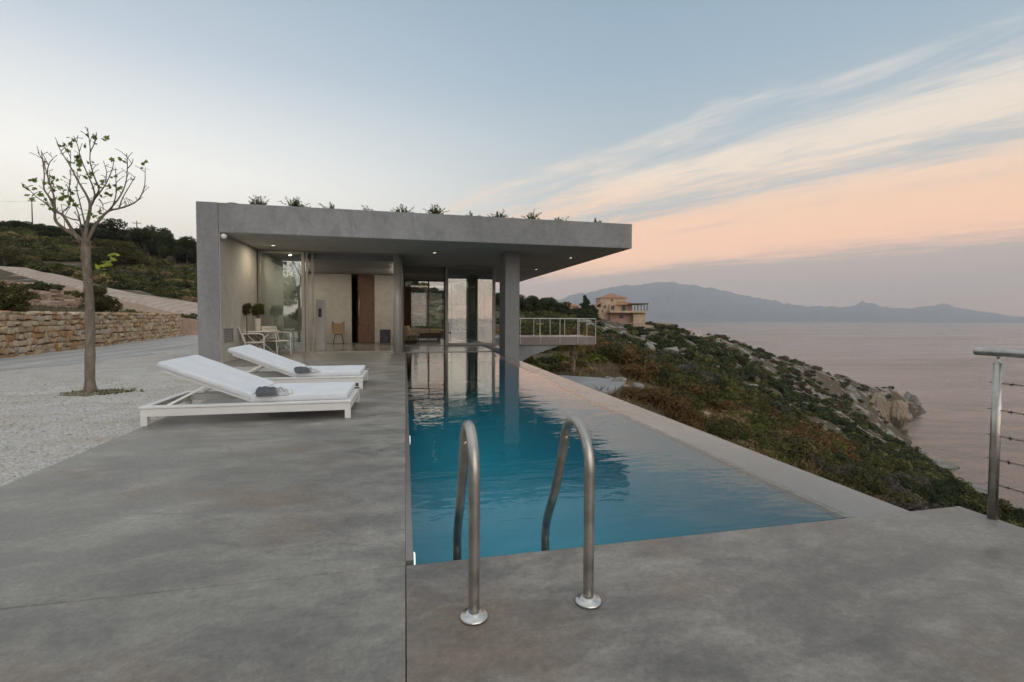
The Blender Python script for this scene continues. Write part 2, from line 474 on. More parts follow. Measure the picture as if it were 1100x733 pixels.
# ------------------------------------------------------------------ mesh helpers
class MB:
    def __init__(self):
        self.v = []
        self.f = []
        self.s = []
        self.c = None
    def add(self, vs_, fs_, smooth=False):
        o = len(self.v)
        self.v.extend([tuple(map(float, p)) for p in vs_])
        self.f.extend([tuple(i + o for i in f) for f in fs_])
        self.s.extend([smooth] * len(fs_))
        return self
    def box(self, x0, x1, y0, y1, z0, z1):
        p = [(x0, y0, z0), (x1, y0, z0), (x1, y1, z0), (x0, y1, z0), (x0, y0, z1), (x1, y0, z1), (x1, y1, z1), (x0, y1, z1)]
        return self.add(p, [(0, 3, 2, 1), (4, 5, 6, 7), (0, 1, 5, 4), (1, 2, 6, 5), (2, 3, 7, 6), (3, 0, 4, 7)])
    def bar(self, a, b_, w_, t_, up=(0, 0, 1)):
        a, b_ = Vector(a), Vector(b_)
        d = (b_ - a).normalized()
        u = Vector(up)
        if abs(d.dot(u)) > .97:
            u = Vector((1, 0, 0))
        s = d.cross(u).normalized()
        u = s.cross(d).normalized()
        p = []
        for q in (a, b_):
            for sx_, sz_ in ((-1, -1), (1, -1), (1, 1), (-1, 1)):
                p.append(q + s * (sx_ * w_ / 2) + u * (sz_ * t_ / 2))
        return self.add(p, [(0, 1, 2, 3), (7, 6, 5, 4), (0, 4, 5, 1), (1, 5, 6, 2), (2, 6, 7, 3), (3, 7, 4, 0)])
    def tube(self, path, rad, seg=10, cap=True):
        P = [Vector(p) for p in path]
        n = len(P)
        if not hasattr(rad, '__len__'):
            rad = [rad] * n
        rings = []
        prev = None
        for i in range(n):
            t = (P[min(i + 1, n - 1)] - P[max(i - 1, 0)]).normalized()
            if prev is None:
                u = Vector((0, 0, 1)) if abs(t.z) < .9 else Vector((1, 0, 0))
                s = t.cross(u).normalized()
            else:
                s = (prev - t * prev.dot(t)).normalized()
            prev = s
            b_ = t.cross(s)
            rings.append([P[i] + (s * math.cos(2 * PI * k / seg) + b_ * math.sin(2 * PI * k / seg)) * rad[i] for k in range(seg)])
        vs_ = [p for r_ in rings for p in r_]
        fs_ = []
        for i in range(n - 1):
            for k in range(seg):
                k2 = (k + 1) % seg
                fs_.append((i * seg + k, i * seg + k2, (i + 1) * seg + k2, (i + 1) * seg + k))
        self.add(vs_, fs_, True)
        if cap:
            o = len(self.v) - len(vs_)
            self.f.append(tuple(o + k for k in reversed(range(seg))))
            self.f.append(tuple(o + (n - 1) * seg + k for k in range(seg)))
            self.s += [False, False]
        return self
    def lathe(self, prof, c=(0, 0, 0), seg=24):
        n = len(prof)
        vs_ = []
        for r_, z_ in prof:
            for k in range(seg):
                vs_.append((c[0] + r_ * math.cos(2 * PI * k / seg), c[1] + r_ * math.sin(2 * PI * k / seg), c[2] + z_))
        fs_ = []
        for i in range(n - 1):
            for k in range(seg):
                k2 = (k + 1) % seg
                fs_.append((i * seg + k, i * seg + k2, (i + 1) * seg + k2, (i + 1) * seg + k))
        self.add(vs_, fs_, True)
        o = len(self.v) - len(vs_)
        self.f.append(tuple(o + k for k in reversed(range(seg))))
        self.f.append(tuple(o + (n - 1) * seg + k for k in range(seg)))
        self.s += [False, False]
        return self
    def prism(self, poly, y0, y1):
        """polygon in X-Z extruded along Y"""
        n = len(poly)
        vs_ = [(x, y0, z) for x, z in poly] + [(x, y1, z) for x, z in poly]
        fs_ = [tuple(range(n)), tuple(reversed(range(n, 2 * n)))]
        for i in range(n):
            j = (i + 1) % n
            fs_.append((i, i + n, j + n, j))
        return self.add(vs_, fs_)
    def build(self, name, mat, parent=None, world=True, bevel=0.0, seg=2, loc=None, flat=False):
        me = bpy.data.meshes.new(name)
        off = np.zeros(3)
        if parent is not None and world:
            q = parent
            while q is not None:
                off += np.array(q.location)
                q = q.parent
        if loc is not None:
            off += np.array(loc)
        vv = np.array(self.v, float).reshape(-1, 3) - off
        me.from_pydata(vv.tolist(), [], self.f)
        me.polygons.foreach_set('use_smooth', self.s)
        if self.c is not None:
            a_ = me.color_attributes.new(self.c[0], 'FLOAT_COLOR', 'POINT')
            a_.data.foreach_set('color', np.asarray(self.c[1], np.float32).ravel())
        me.validate()
        bm = bmesh.new()
        bm.from_mesh(me)
        if flat:
            for f in bm.faces:
                if f.normal.z < 0:
                    f.normal_flip()
        else:
            bmesh.ops.recalc_face_normals(bm, faces=bm.faces)
        bm.to_mesh(me)
        bm.free()
        o = bpy.data.objects.new(name, me)
        COL.objects.link(o)
        me.materials.append(MATS[mat])
        if parent is not None:
            o.parent = parent
        elif loc is not None:
            o.location = loc
        if bevel:
            bv = o.modifiers.new('bevel', 'BEVEL')
            bv.width = bevel
            bv.segments = seg
            bv.limit_method = 'ANGLE'
            bv.angle_limit = R(40)
        return o
def tag(o, label, cat, group=None, kind=None):
    if label:
        o['label'] = label
    if cat:
        o['category'] = cat
    if group:
        o['group'] = group
    if kind:
        o['kind'] = kind
    return o
def thing(name, label, cat, loc=(0, 0, 0), rz=0.0, group=None):
    o = bpy.data.objects.new(name, None)
    o.empty_display_size = .2
    COL.objects.link(o)
    o.location = loc
    o.rotation_euler = (0, 0, rz)
    return tag(o, label, cat, group)
def dup(root, loc, rz=0.0, label=None, scale=None):
    r_ = root.copy()
    COL.objects.link(r_)
    r_.location = loc
    r_.rotation_euler = (0, 0, rz)
    if scale is not None:
        r_.scale = scale
    if label:
        r_['label'] = label
    for ch in list(root.children):
        c_ = ch.copy()
        COL.objects.link(c_)
        c_.parent = r_
        for g_ in list(ch.children):
            d_ = g_.copy()
            COL.objects.link(d_)
            d_.parent = c_
    return r_
def structure(o):
    o['kind'] = 'structure'
    return o

# ------------------------------------------------------------------ terrain
def _hash(ix, iy, s):
    n = (ix.astype(np.int64) * 374761393 + iy.astype(np.int64) * 668265263 + s * 144665) & 0x7fffffff
    n = ((n ^ (n >> 13)) * 1274126177) & 0x7fffffff
    return ((n ^ (n >> 16)) & 0xffff) / 65535.0
def vnoise(x, y, s=0):
    ix, iy = np.floor(x), np.floor(y)
    fx, fy = x - ix, y - iy
    fx = fx * fx * (3 - 2 * fx)
    fy = fy * fy * (3 - 2 * fy)
    a_ = _hash(ix, iy, s)
    b_ = _hash(ix + 1, iy, s)
    c_ = _hash(ix, iy + 1, s)
    d_ = _hash(ix + 1, iy + 1, s)
    return (a_ * (1 - fx) + b_ * fx) * (1 - fy) + (c_ * (1 - fx) + d_ * fx) * fy
def fbm(x, y, s=0, o=5, g=.5):
    r_ = 0
    am = 1.0
    t_ = 0
    for k in range(o):
        r_ = r_ + am * (vnoise(x * 2 ** k, y * 2 ** k, s + k * 17) - .5)
        t_ += am
        am *= g
    return r_ / t_ * 2
SEA = -46.0
ctrl = []
def C(px, py, d):
    ctrl.append(tuple(atd(px, py, d)))
def Z(x, y, z):
    ctrl.append((x, y, z))
def ZP(px, d, z):
    q = atd(px, 341, d)
    ctrl.append((q[0], q[1], z))
# hillside to the left
for a_ in [(0, 341, 15), (50, 341, 17.5), (100, 341, 20), (150, 340, 24), (188, 341, 31), (-250, 338, 12), (-250, 325, 26), (-250, 290, 55), (-250, 250, 110), (-250, 225, 160),
           (0, 326, 28), (50, 330, 28), (100, 334, 30), (150, 340, 32.5), (205, 353, 35),
           (0, 302, 44), (40, 305, 44), (80, 317, 42), (130, 325, 42), (205, 343, 39),
           (0, 287, 58), (40, 294, 56), (80, 304, 54), (130, 313, 50), (210, 328, 46),
           (0, 268, 85), (60, 277, 80), (130, 292, 75), (210, 308, 70),
           (0, 248, 120), (60, 256, 115), (130, 265, 105), (210, 280, 100),
           (0, 241, 160), (60, 249, 150), (130, 258, 135), (210, 272, 130)]:
    C(*a_)
for px, z in ((-250, 22), (0, 20), (130, 16), (300, 12), (480, 4)):
    ZP(px, 240, z)
    ZP(px, 420, z - 30)
# behind the house
for a_ in [(300, 262, 115), (380, 292, 110), (450, 318, 108), (510, 326, 105), (300, 318, 70), (400, 330, 70), (500, 338, 70), (450, 347, 50), (300, 345, 48)]:
    C(*a_)
# headland and seaward slope
for a_ in [(545, 338, 95), (590, 340, 105), (620, 341, 122), (655, 346.5, 138), (700, 352, 160), (760, 360, 188), (810, 374, 205), (850, 388, 220), (900, 400, 235), (930, 410, 240), (950, 414, 246), (968, 424, 249), (990, 441, 250),
           (560, 372, 45), (600, 378, 45), (650, 378, 60), (700, 384, 80), (760, 392, 105), (820, 402, 135), (880, 420, 165), (930, 432, 190),
           (660, 396, 38), (700, 405, 48), (760, 420, 60), (820, 440, 72), (880, 455, 95), (925, 450, 150), (955, 478, 165),
           (700, 426, 27), (740, 450, 22), (800, 478, 20), (900, 520, 18), (980, 548, 17),
           (850, 470, 50), (900, 490, 60), (950, 500, 85), (1000, 535, 75), (1050, 556, 85), (900, 505, 35), (980, 540, 42), (1060, 578, 45), (1100, 592, 60),
           (960, 463, 198), (972, 482, 172), (1000, 495, 157), (1040, 525, 131), (1100, 573, 104), (1200, 700, 68), (1200, 640, 40), (1150, 590, 45)]:
    C(*a_)
for px, d, z in ((860, 258, -52), (900, 262, -54), (940, 268, -56), (975, 266, -58), (1015, 250, -58), (1005, 220, -58), (1010, 195, -57), (1040, 170, -58), (1090, 140, -58), (1150, 115, -58), (1250, 85, -58), (780, 245, -50), (700, 220, -40), (640, 200, -25),
                 (700, 300, -62), (900, 330, -66), (1100, 300, -66), (560, 180, -8), (480, 300, -30)):
    ZP(px, d, z)
# under and around the yard, pool and behind the viewpoint
for x, y, z in ((-4, 5, -.1), (-8, 10, 0), (-8, 20, 0), (-6, 30, .0), (-10, 5, 0), (-8, -8, 0), (-4, -3, -.2), (2, 1, -3.2), (2, 10, -3.4), (3, 18, -3.0), (5, 8, -3.6), (5, 24, -3.0), (9, 27, -2.9), (4, 34, -2.2), (-2, 33, -.2), (6, -4, -4.5),
                (12, 2, -7.5), (3, -10, -6), (12, -14, -14), (25, -12, -28), (42, -10, -48), (6, -30, -20), (4, -60, -44), (15, -90, -60), (-8, -15, 0), (-14, -24, 1.5), (-26, -40, 5), (-50, -60, 14), (-20, -80, -2), (-60, -120, 10), (60, -60, -62), (60, 20, -50), (100, 0, -64),
                (-16, 4, 1.3), (-30, 0, 4), (-60, 0, 12), (-120, 0, 28), (-150, -80, 30), (200, -60, -66), (0, -200, -64), (-200, 120, 34), (-200, -200, 25), (330, 150, -66), (330, 330, -66), (150, 420, -66), (-150, 400, 10)):
    Z(x, y, z)
for q in ((590, 401), (640, 404), (664, 406), (672, 409), (660, 417), (640, 421), (615, 416), (580, 404), (630, 410), (650, 412), (605, 409)):
    p_ = ground(*q, -2.2)
    Z(p_[0], p_[1], -2.42)
CT = np.array(ctrl)
_cs = 1.5
def _kern(d2):
    return -np.sqrt(d2 + _cs * _cs)
_n = len(CT)
_A = np.zeros((_n + 3, _n + 3))
_A[:_n, :_n] = _kern(((CT[:, None, :2] - CT[None, :, :2]) ** 2).sum(-1)) + np.eye(_n) * 1.2
_A[:_n, _n] = _A[_n, :_n] = 1
_A[:_n, _n + 1:] = CT[:, :2] / 100
_A[_n + 1:, :_n] = CT[:, :2].T / 100
_sol = np.linalg.solve(_A, np.concatenate([CT[:, 2], np.zeros(3)]))
_wt, _pc = _sol[:_n], _sol[_n:]
def sstep(a_, b_, x):
    t_ = np.clip((x - a_) / (b_ - a_), 0, 1)
    return t_ * t_ * (3 - 2 * t_)
def wall_x(y):
    return np.interp(y, [5, 15.9, 21, 30.7], [-10.6, -11.0, -11.55, -12.75])
def tz(x, y):
    x = np.atleast_1d(np.asarray(x, float))
    y = np.atleast_1d(np.asarray(y, float))
    z = np.zeros(x.shape)
    for i in range(0, len(x), 20000):
        d2 = (x[i:i + 20000, None] - CT[None, :, 0]) ** 2 + (y[i:i + 20000, None] - CT[None, :, 1]) ** 2
        z[i:i + 20000] = _kern(d2) @ _wt + _pc[0] + (x[i:i + 20000] * _pc[1] + y[i:i + 20000] * _pc[2]) / 100
    dist = np.hypot(x, y)
    calm = np.where(x < -8, np.interp(dist, [30, 90], [.15, .6]), 1.0)
    amp = calm * np.clip((dist - 14) / 80, 0, 1)
    z = z + fbm(x / 38, y / 38, 3, 5) * 3.2 * amp + fbm(x / 7, y / 7, 9, 4) * .7 * calm * np.clip((dist - 12) / 30, .12, 1)
    # rock steps on the seaward side
    st = fbm(x / 16 + 5, y / 16, 21, 4)
    z = z + np.where(x > 5, np.abs(st) * 1.6 * amp, 0)
    # flat yard and everything under deck, pool and house
    lx = wall_x(y) - .25
    yard = sstep(-.25, .05, x - lx) * (1 - sstep(-1.6, -.6, x)) * sstep(-12, -9, y) * (1 - sstep(31, 37, y))
    under = (1 - sstep(3.0, 3.4, x)) * sstep(-1.6, -.6, x) * sstep(-7, -5, y) * (1 - sstep(30, 33, y))
    z = z * (1 - yard) + (-.30) * yard
    z = z * (1 - under) + np.minimum(z, -2.2) * under
    pc_ = ground(630, 410, -2.2)
    onpad = 1 - sstep(.9, 1.25, np.hypot((x - pc_[0]) / 5.2, (y - pc_[1]) / 3.6))
    z = z * (1 - onpad) + np.minimum(z, -2.36) * onpad
    # never above the balcony / terrace beside the house
    z = np.where((x > 2.8) & (x < 13) & (y > -6) & (y < 31), np.minimum(z, -1.9), z)
    return z
def rocky_at(x, y):
    px, py, d = proj(np.stack([x, y, np.zeros_like(x)], -1))
    r_ = .45 + .0 * x
    r_ = np.where((x > 40) & (d > 110), .66, r_)
    return r_
az = np.concatenate([np.arange(-180, -75, 3.0), np.arange(-75, -42, .8), np.arange(-42, 68, .28), np.arange(68, 100, .8), np.arange(100, 180, 3.0)])
rr = np.concatenate([np.linspace(1.0, 9, 10), np.geomspace(10, 420, 250)])
A_, R_ = np.meshgrid(np.radians(az + YAW), rr, indexing='ij')
gx, gy = (R_ * np.sin(A_)).ravel(), (R_ * np.cos(A_)).ravel()
gz = tz(gx, gy)
na, nr = len(az), len(rr)
ii, jj = np.meshgrid(np.arange(na), np.arange(nr - 1), indexing='ij')
i2 = (ii + 1) % na
fq = np.stack([ii * nr + jj, ii * nr + jj + 1, i2 * nr + jj + 1, i2 * nr + jj], -1).reshape(-1, 4)
def mesh_np(name, verts, quads, mat, smooth=True, attrs=None, colattr=None):
    me = bpy.data.meshes.new(name)
    nv, nf = len(verts), len(quads)
    k = quads.shape[1]
    me.vertices.add(nv)
    me.vertices.foreach_set('co', np.asarray(verts, np.float32).ravel())
    me.loops.add(nf * k)
    me.loops.foreach_set('vertex_index', np.asarray(quads, np.int32).ravel())
    me.polygons.add(nf)
    me.polygons.foreach_set('loop_start', np.arange(0, nf * k, k, dtype=np.int32))
    me.polygons.foreach_set('use_smooth', np.full(nf, smooth))
    for nm, arr in (attrs or {}).items():
        at_ = me.attributes.new(nm, 'FLOAT', 'POINT')
        at_.data.foreach_set('value', np.asarray(arr, np.float32))
    if colattr is not None:
        at_ = me.color_attributes.new(colattr[0], 'FLOAT_COLOR', 'POINT')
        at_.data.foreach_set('color', np.asarray(colattr[1], np.float32).ravel())
    me.update(calc_edges=True)
    me.validate()
    me.materials.append(MATS[mat])
    o = bpy.data.objects.new(name, me)
    COL.objects.link(o)
    return o
# bare earth: scree below the road, bank beside the pool
dirt = np.zeros(len(gx))
for (cx, cy, r_) in [(atd(60, 312, 43)[0], atd(60, 312, 43)[1], 9), (atd(110, 328, 40)[0], atd(110, 328, 40)[1], 8), (atd(200, 347, 37)[0], atd(200, 347, 37)[1], 9), (atd(204, 352, 33)[0], atd(204, 352, 33)[1], 6), (atd(225, 352, 33)[0], atd(225, 352, 33)[1], 7),
                     (atd(790, 470, 22)[0], atd(790, 470, 22)[1], 3.2), (atd(730, 437, 27)[0], atd(730, 437, 27)[1], 4.5), (atd(745, 352, 180)[0], atd(745, 352, 180)[1], 14), (atd(680, 348, 140)[0], atd(680, 348, 140)[1], 9)]:
    dirt = np.maximum(dirt, 1.25 * np.exp(-((gx - cx) ** 2 + (gy - cy) ** 2) / (r_ * r_)))
ter = mesh_np('terrain', np.stack([gx, gy, gz], -1), fq, 'terrain', True, {'rocky': rocky_at(gx, gy), 'dirt': dirt})
structure(ter)

# sea
nR = np.concatenate([[20], np.geomspace(60, 10400, 40)])
sa = np.arange(0, 360, 6.0)
A2, R2 = np.meshgrid(np.radians(sa), nR, indexing='ij')
sv = np.stack([R2 * np.sin(A2), R2 * np.cos(A2), np.full(A2.shape, SEA)], -1).reshape(-1, 3)
ii, jj = np.meshgrid(np.arange(len(sa)), np.arange(len(nR) - 1), indexing='ij')
sq = np.stack([ii * len(nR) + jj, ((ii + 1) % len(sa)) * len(nR) + jj, ((ii + 1) % len(sa)) * len(nR) + jj + 1, ii * len(nR) + jj + 1], -1).reshape(-1, 4)
structure(mesh_np('sea', sv, sq, 'sea_water'))

# far island mountains
prof = [(470, 339), (520, 336), (560, 331), (600, 321), (640, 311), (665, 305.5), (690, 303.5), (720, 303), (745, 305), (770, 310), (800, 318), (830, 322), (860, 327), (885, 329.5), (905, 330), (912, 327.5), (925, 324.5), (938, 325), (955, 329), (982, 332.5), (998, 328.5), (1010, 326.5), (1030, 331.5), (1060, 335.5), (1085, 339), (1110, 341), (1160, 343)]
mx_ = np.linspace(470, 1160, 420)
my_ = np.interp(mx_, [p[0] for p in prof], [p[1] for p in prof])
my_ = my_ + fbm(mx_ / 17.0, mx_ * 0 + 2.5, 41, 5, .6) * np.clip((342 - my_) / 14, 0, 1) * 4.5
mx2 = mx_ + 0
rows = np.linspace(0, 1, 26)
mv = []
for i, (a_, b_) in enumerate(zip(mx_, my_)):
    dist = 8600.0
    top = atd(a_, b_, dist)
    hgt = top[2] - SEA + 6
    dirv = ray(a_, 341)
    for t_ in rows:
        dd_ = 6400 + 3600 * t_
        q = np.array([0, 0, EYE]) + dirv * dd_
        prf = max(0, 1 - abs(t_ - .61) / .61) if t_ < .61 else max(0, 1 - (t_ - .61) / .39)
        prf = prf ** .85
        nz = float(fbm(np.array([a_ / 20.0]), np.array([t_ * 6.0]), 5, 5)[0])
        zz = SEA - 6 + hgt * (dd_ / dist if t_ < .61 else 1.0) * prf * (1 + (.45 * nz) * (1 - prf) * 2)
        mv.append((q[0], q[1], zz))
nr2 = len(rows)
ii, jj = np.meshgrid(np.arange(len(mx_) - 1), np.arange(nr2 - 1), indexing='ij')
mq = np.stack([ii * nr2 + jj, ii * nr2 + jj + 1, (ii + 1) * nr2 + jj + 1, (ii + 1) * nr2 + jj], -1).reshape(-1, 4)
structure(mesh_np('mountains', np.array(mv), mq, 'mountain_rock'))

# air
hz = MB().box(-10600, 10600, -10600, 10600, -80, 720).build('haze', 'limestone')
hz.data.materials.clear()
hm = bpy.data.materials.new('haze_air')
hm.use_nodes = True
hm.node_tree.nodes.clear()
hh = NT(hm.node_tree)
pv = hh.n('ShaderNodeVolumePrincipled', None, Density=1.55e-4)
pv.inputs['Color'].default_value = (.90, .93, .975, 1)
pv.inputs['Anisotropy'].default_value = 0.0
ho = hh.n('ShaderNodeOutputMaterial')
hm.node_tree.links.new(pv.outputs[0], ho.inputs['Volume'])
hz.data.materials.append(hm)
hz['kind'] = 'stuff'

# ------------------------------------------------------------------ yard
GZ = -.03
YX = []
ys = np.linspace(-9, 36, 46)
mb = MB()
for i in range(len(ys) - 1):
    a0, a1 = float(wall_x(ys[i])) - .1, float(wall_x(ys[i + 1])) - .1
    mb.add([(a0, ys[i], GZ), (-1.0, ys[i], GZ), (-1.0, ys[i + 1], GZ), (a1, ys[i + 1], GZ)], [(0, 1, 2, 3)])
structure(mb.build('gravel_yard', 'gravel', flat=True))
mb = MB()
rnd = random.Random(4)
ys = np.linspace(-9, 36, 120)
pts = []
for y in ys:
    wob = .25 * math.sin(y * .9) + .18 * math.sin(y * 2.3 + 1) + rnd.uniform(-.08, .08)
    xr = float(np.interp(y, [-9, 8, 12, 18, 26, 36], [-8.6, -8.3, -8.1, -8.0, -8.2, -8.6])) + wob
    xl = float(wall_x(y)) + .35 + rnd.uniform(-.1, .1)
    pts.append((xl, xr, y))
for a_, b_ in zip(pts[:-1], pts[1:]):
    mb.add([(a_[0], a_[2], GZ + .006), (a_[1], a_[2], GZ + .006), (b_[1], b_[2], GZ + .006), (b_[0], b_[2], GZ + .006)], [(0, 1, 2, 3)])
structure(mb.build('driveway', 'driveway_gravel', flat=True))

# dirt road on the hillside
up_e = [(-120, 276, 66), (0, 284.5, 61), (30, 290, 59), (81, 301, 56), (125, 309, 52), (212, 326, 48), (300, 340, 44)]
lo_e = [(-120, 288, 59), (0, 296.5, 55), (32, 302, 52), (74, 315, 47.5), (130, 326, 43.5), (212, 346, 39), (300, 360, 35)]
mb = MB()
N = 60
tt = np.linspace(0, 1, N)
ue = np.array([np.interp(tt * (len(up_e) - 1), range(len(up_e)), [atd(*q)[k] for q in up_e]) for k in range(2)]).T
le = np.array([np.interp(tt * (len(lo_e) - 1), range(len(lo_e)), [atd(*q)[k] for q in lo_e]) for k in range(2)]).T
K = 9
gp = []
for i in range(N):
    for k in range(K):
        q = le[i] * (1 - k / (K - 1)) + ue[i] * k / (K - 1)
        gp.append(q)
gp = np.array(gp)
gzz = tz(gp[:, 0], gp[:, 1]) + .22
# level the road across
gzz = gzz.reshape(N, K)
for i in range(N):
    f0, f1 = gzz[i, 0], gzz[i, -1]
    lin = np.linspace(f0, f1, K)
    gzz[i] = np.maximum(gzz[i], lin)
    gzz[i, 0] = f0 - .34
    gzz[i, -1] = f1 - .34
ii, jj = np.meshgrid(np.arange(N - 1), np.arange(K - 1), indexing='ij')
rq = np.stack([ii * K + jj, (ii + 1) * K + jj, (ii + 1) * K + jj + 1, ii * K + jj + 1], -1).reshape(-1, 4)
structure(mesh_np('dirt_road', np.column_stack([gp, gzz.ravel()]), rq, 'dirt_road'))

# lower parking pad beyond the pool
pad = [ground(*q, -2.2) for q in ((590, 401), (640, 404), (664, 406), (672, 409), (660, 417), (640, 421), (615, 416), (580, 404))]
mb = MB()
n_ = len(pad)
PZ = -2.28
mb.add([(p[0], p[1], PZ) for p in pad] + [(p[0], p[1], -2.6) for p in pad], [tuple(range(n_))] + [(i, (i + 1) % n_, (i + 1) % n_ + n_, i + n_) for i in range(n_)])
structure(mb.build('lower_pavement', 'pad_concrete'))

rng = np.random.default_rng(17)
n = 5200
P = np.column_stack([rng.uniform(-7.5, -2.72, n), rng.uniform(2.2, 10.5, n)])
s_ = rng.uniform(.005, .015, n) * (1 + (rng.random(n) < .04) * 1.2)
octv = np.array([(1, 0, 0), (0, 1, 0), (-1, 0, 0), (0, -1, 0), (0, 0, .8), (0, 0, -.6)])
octf = np.array([(0, 1, 4), (1, 2, 4), (2, 3, 4), (3, 0, 4), (1, 0, 5), (2, 1, 5), (3, 2, 5), (0, 3, 5)])
aa = rng.uniform(0, 2 * PI, n)
V = octv[None] * s_[:, None, None] * rng.uniform(.6, 1.3, (n, 6, 1))
V = np.stack([V[..., 0] * np.cos(aa)[:, None] - V[..., 1] * np.sin(aa)[:, None], V[..., 0] * np.sin(aa)[:, None] + V[..., 1] * np.cos(aa)[:, None], V[..., 2]], -1)
V = V + np.concatenate([P, np.full((n, 1), GZ + .002)], 1)[:, None]
Fq = (octf[None] + (np.arange(n) * 6)[:, None, None]).reshape(-1, 3)
tc_ = np.repeat(rng.uniform(.75, 1.25, n)[:, None] * np.array([[.52, .49, .44]]), 6, 0)
pb = mesh_np('loose_pebbles', V.reshape(-1, 3), Fq, 'dry_stone', False, None, ('tint', np.column_stack([tc_, np.ones(len(tc_))])))
tag(pb, 'pale loose pebbles scattered over the gravel', None, None, 'stuff')

# ------------------------------------------------------------------ decks (three pours with thin joints)
g_ = .0015
structure(MB().box(-2.75, 0 - g_, -4.5, 2.3 - g_, -.5, 0).build('deck_floor', 'deck_concrete', bevel=.004))
structure(MB().prism([(-5.1, -.5), (-.001, -.5), (-.001, 0), (-5.1, 0)], 12.45, 16.25).build('terrace_floor', 'deck_concrete'))
structure(MB().box(-2.75, -.001, 2.3 + g_, 12.444, -.5, 0).build('deck_floor', 'deck_concrete', bevel=.004))
structure(MB().box(g_, 3.47, -4.5, 2.3, -.5, 0).build('deck_floor', 'slab_concrete', bevel=.004))
structure(MB().box(.3, 3.2, -4.3, 2.1, -5, -.503).build('deck_foundation', 'wall_concrete'))

# ------------------------------------------------------------------ swimming pool
pool = thing('swimming_pool', 'long infinity pool with teal basin beside the concrete deck', 'swimming pool', (1.4, 10, 0))
PB = -1.45
mb = MB()
# inner faces of the basin as a closed tray
x0, x1, xo, y0, y1 = 0.0, 2.67, 3.10, 2.3, 19.45
cove = [(x0 - .0005, PB)] + [(1.25 + 1.417 * math.sin(t), -.052 - 1.398 * math.cos(t)) for t in np.linspace(0, PI / 2, 22)] + [(x1 - .001, -.052), (x1 - .001, PB - .2), (x0 - .0005, PB - .2)]
mb.prism(cove, y0 + .001, 14.65)
mb.box(x0 - .0005, x1, 14.651, y1, PB - .2, PB)
mb.box(x0 - .0005, x0 + .04, y0 + .041, y1 - .04, PB, -.035)             # left wall lining
mb.box(x0 - .0005, x1, y0 + .001, y0 + .04, PB, -.045)                   # near wall lining
mb.box(x0 - .0005, 3.08, y1 - .04, y1 + .0, PB, -.035)
mb.box(x1 + .001, 3.08, 14.655, y1 - .041, PB - .2, PB)
mb.box(3.04, 3.08, 14.66, y1 - .041, PB + .001, -.035)
bs = mb.build('basin', 'pool_plaster', pool)
for p_ in bs.data.polygons:
    p_.use_smooth = abs(p_.normal.y) < .5
bs.data.set_sharp_from_angle(angle=R(30))
MB().prism([(2.6715, -.06), (2.664, -.06), (2.664, -.032), (2.674, -.026), (2.69, -.022), (3.07, -.004), (3.10, -.012), (3.10, -.62)], 2.304, 14.648).build('overflow_edge', 'weir_concrete', pool)
MB().box(2.75, 3.06, 2.4, 14.5, -4.5, -.621).build('retaining_wall', 'wall_concrete', pool)
MB().box(-.0006, .035, 2.345, 16.2, -.034, -.0004).build('coping', 'weir_concrete', pool)
MB().box(3.081, 3.40, 15.62, 19.44, -1.6, .03).build('kerb', 'wall_concrete', pool, bevel=.01)
for (X, Y) in ((.041, 2.95), (.041, 5.9)):
    mb = MB().lathe([(.055, 0), (.055, .010), (.045, .016)], (0, 0, 0), 20)
    o = mb.build('underwater_lamp', 'pool_lamp_lit', pool, world=False)
    o.rotation_euler = (0, PI / 2, 0)
    o.location = (X - 1.4, Y - 10, -.32)
wm = MB()
nx, ny = 12, 60
structure(MB().add([(.0361, 2.342, -.022), (2.692, 2.342, -.022), (2.692, 14.64, -.022), (.0361, 14.64, -.022), (3.039, 14.64, -.022), (3.039, 19.405, -.022), (.0361, 19.405, -.022)],
                   [(0, 1, 2, 3), (3, 2, 4, 5, 6)]).build('pool_water', 'pool_water', flat=True))

# ------------------------------------------------------------------ house
house = thing('modern_house', 'flat roofed grey concrete house with wide overhanging roof and glass fronts', 'house', (0, 20, 0))
ST, RTOP = 3.26, 4.0
MB().box(-4.99, -4.503, 13.095, 28, -.4, 3.985).build('side_wall', 'wall_concrete', house, bevel=.012)
roof = MB().box(-4.5, 6.61, 13.1, 28.0, ST, RTOP - .02).build('roof', 'wall_concrete', house, bevel=.012)
MB().box(-4.48, 6.60, 13.112, 27.99, ST - .004, ST + .01).build('soffit', 'soffit_shade_lift', house)  # thin sheet carrying the paler, shade-lifting tone under the roof
MB().box(3.08, 3.54, 14.65, 15.6, -1.6, ST - .006).build('column', 'wall_concrete', house, bevel=.008)
MB().tube([(-.26, 16.25, 0.0), (-.26, 16.25, ST)], .125, 24).build('post', 'rail_paint', house)
MB().box(-4.502, -4.485, 13.12, 16.1, 0.001, ST - .003).build('wall_lining', 'plaster_concrete', house)
vg = MB()
for k in range(8):
    vg.bar((-4.478, 13.32, .52 + k * .046), (-4.478, 13.92, .52 + k * .046), .012, .03, (0.5, 0, 1))
vg.box(-4.484, -4.47, 13.29, 13.32, .49, .87).box(-4.484, -4.47, 13.92, 13.95, .49, .87)
vg.build('vent_grille', 'wall_concrete', house)
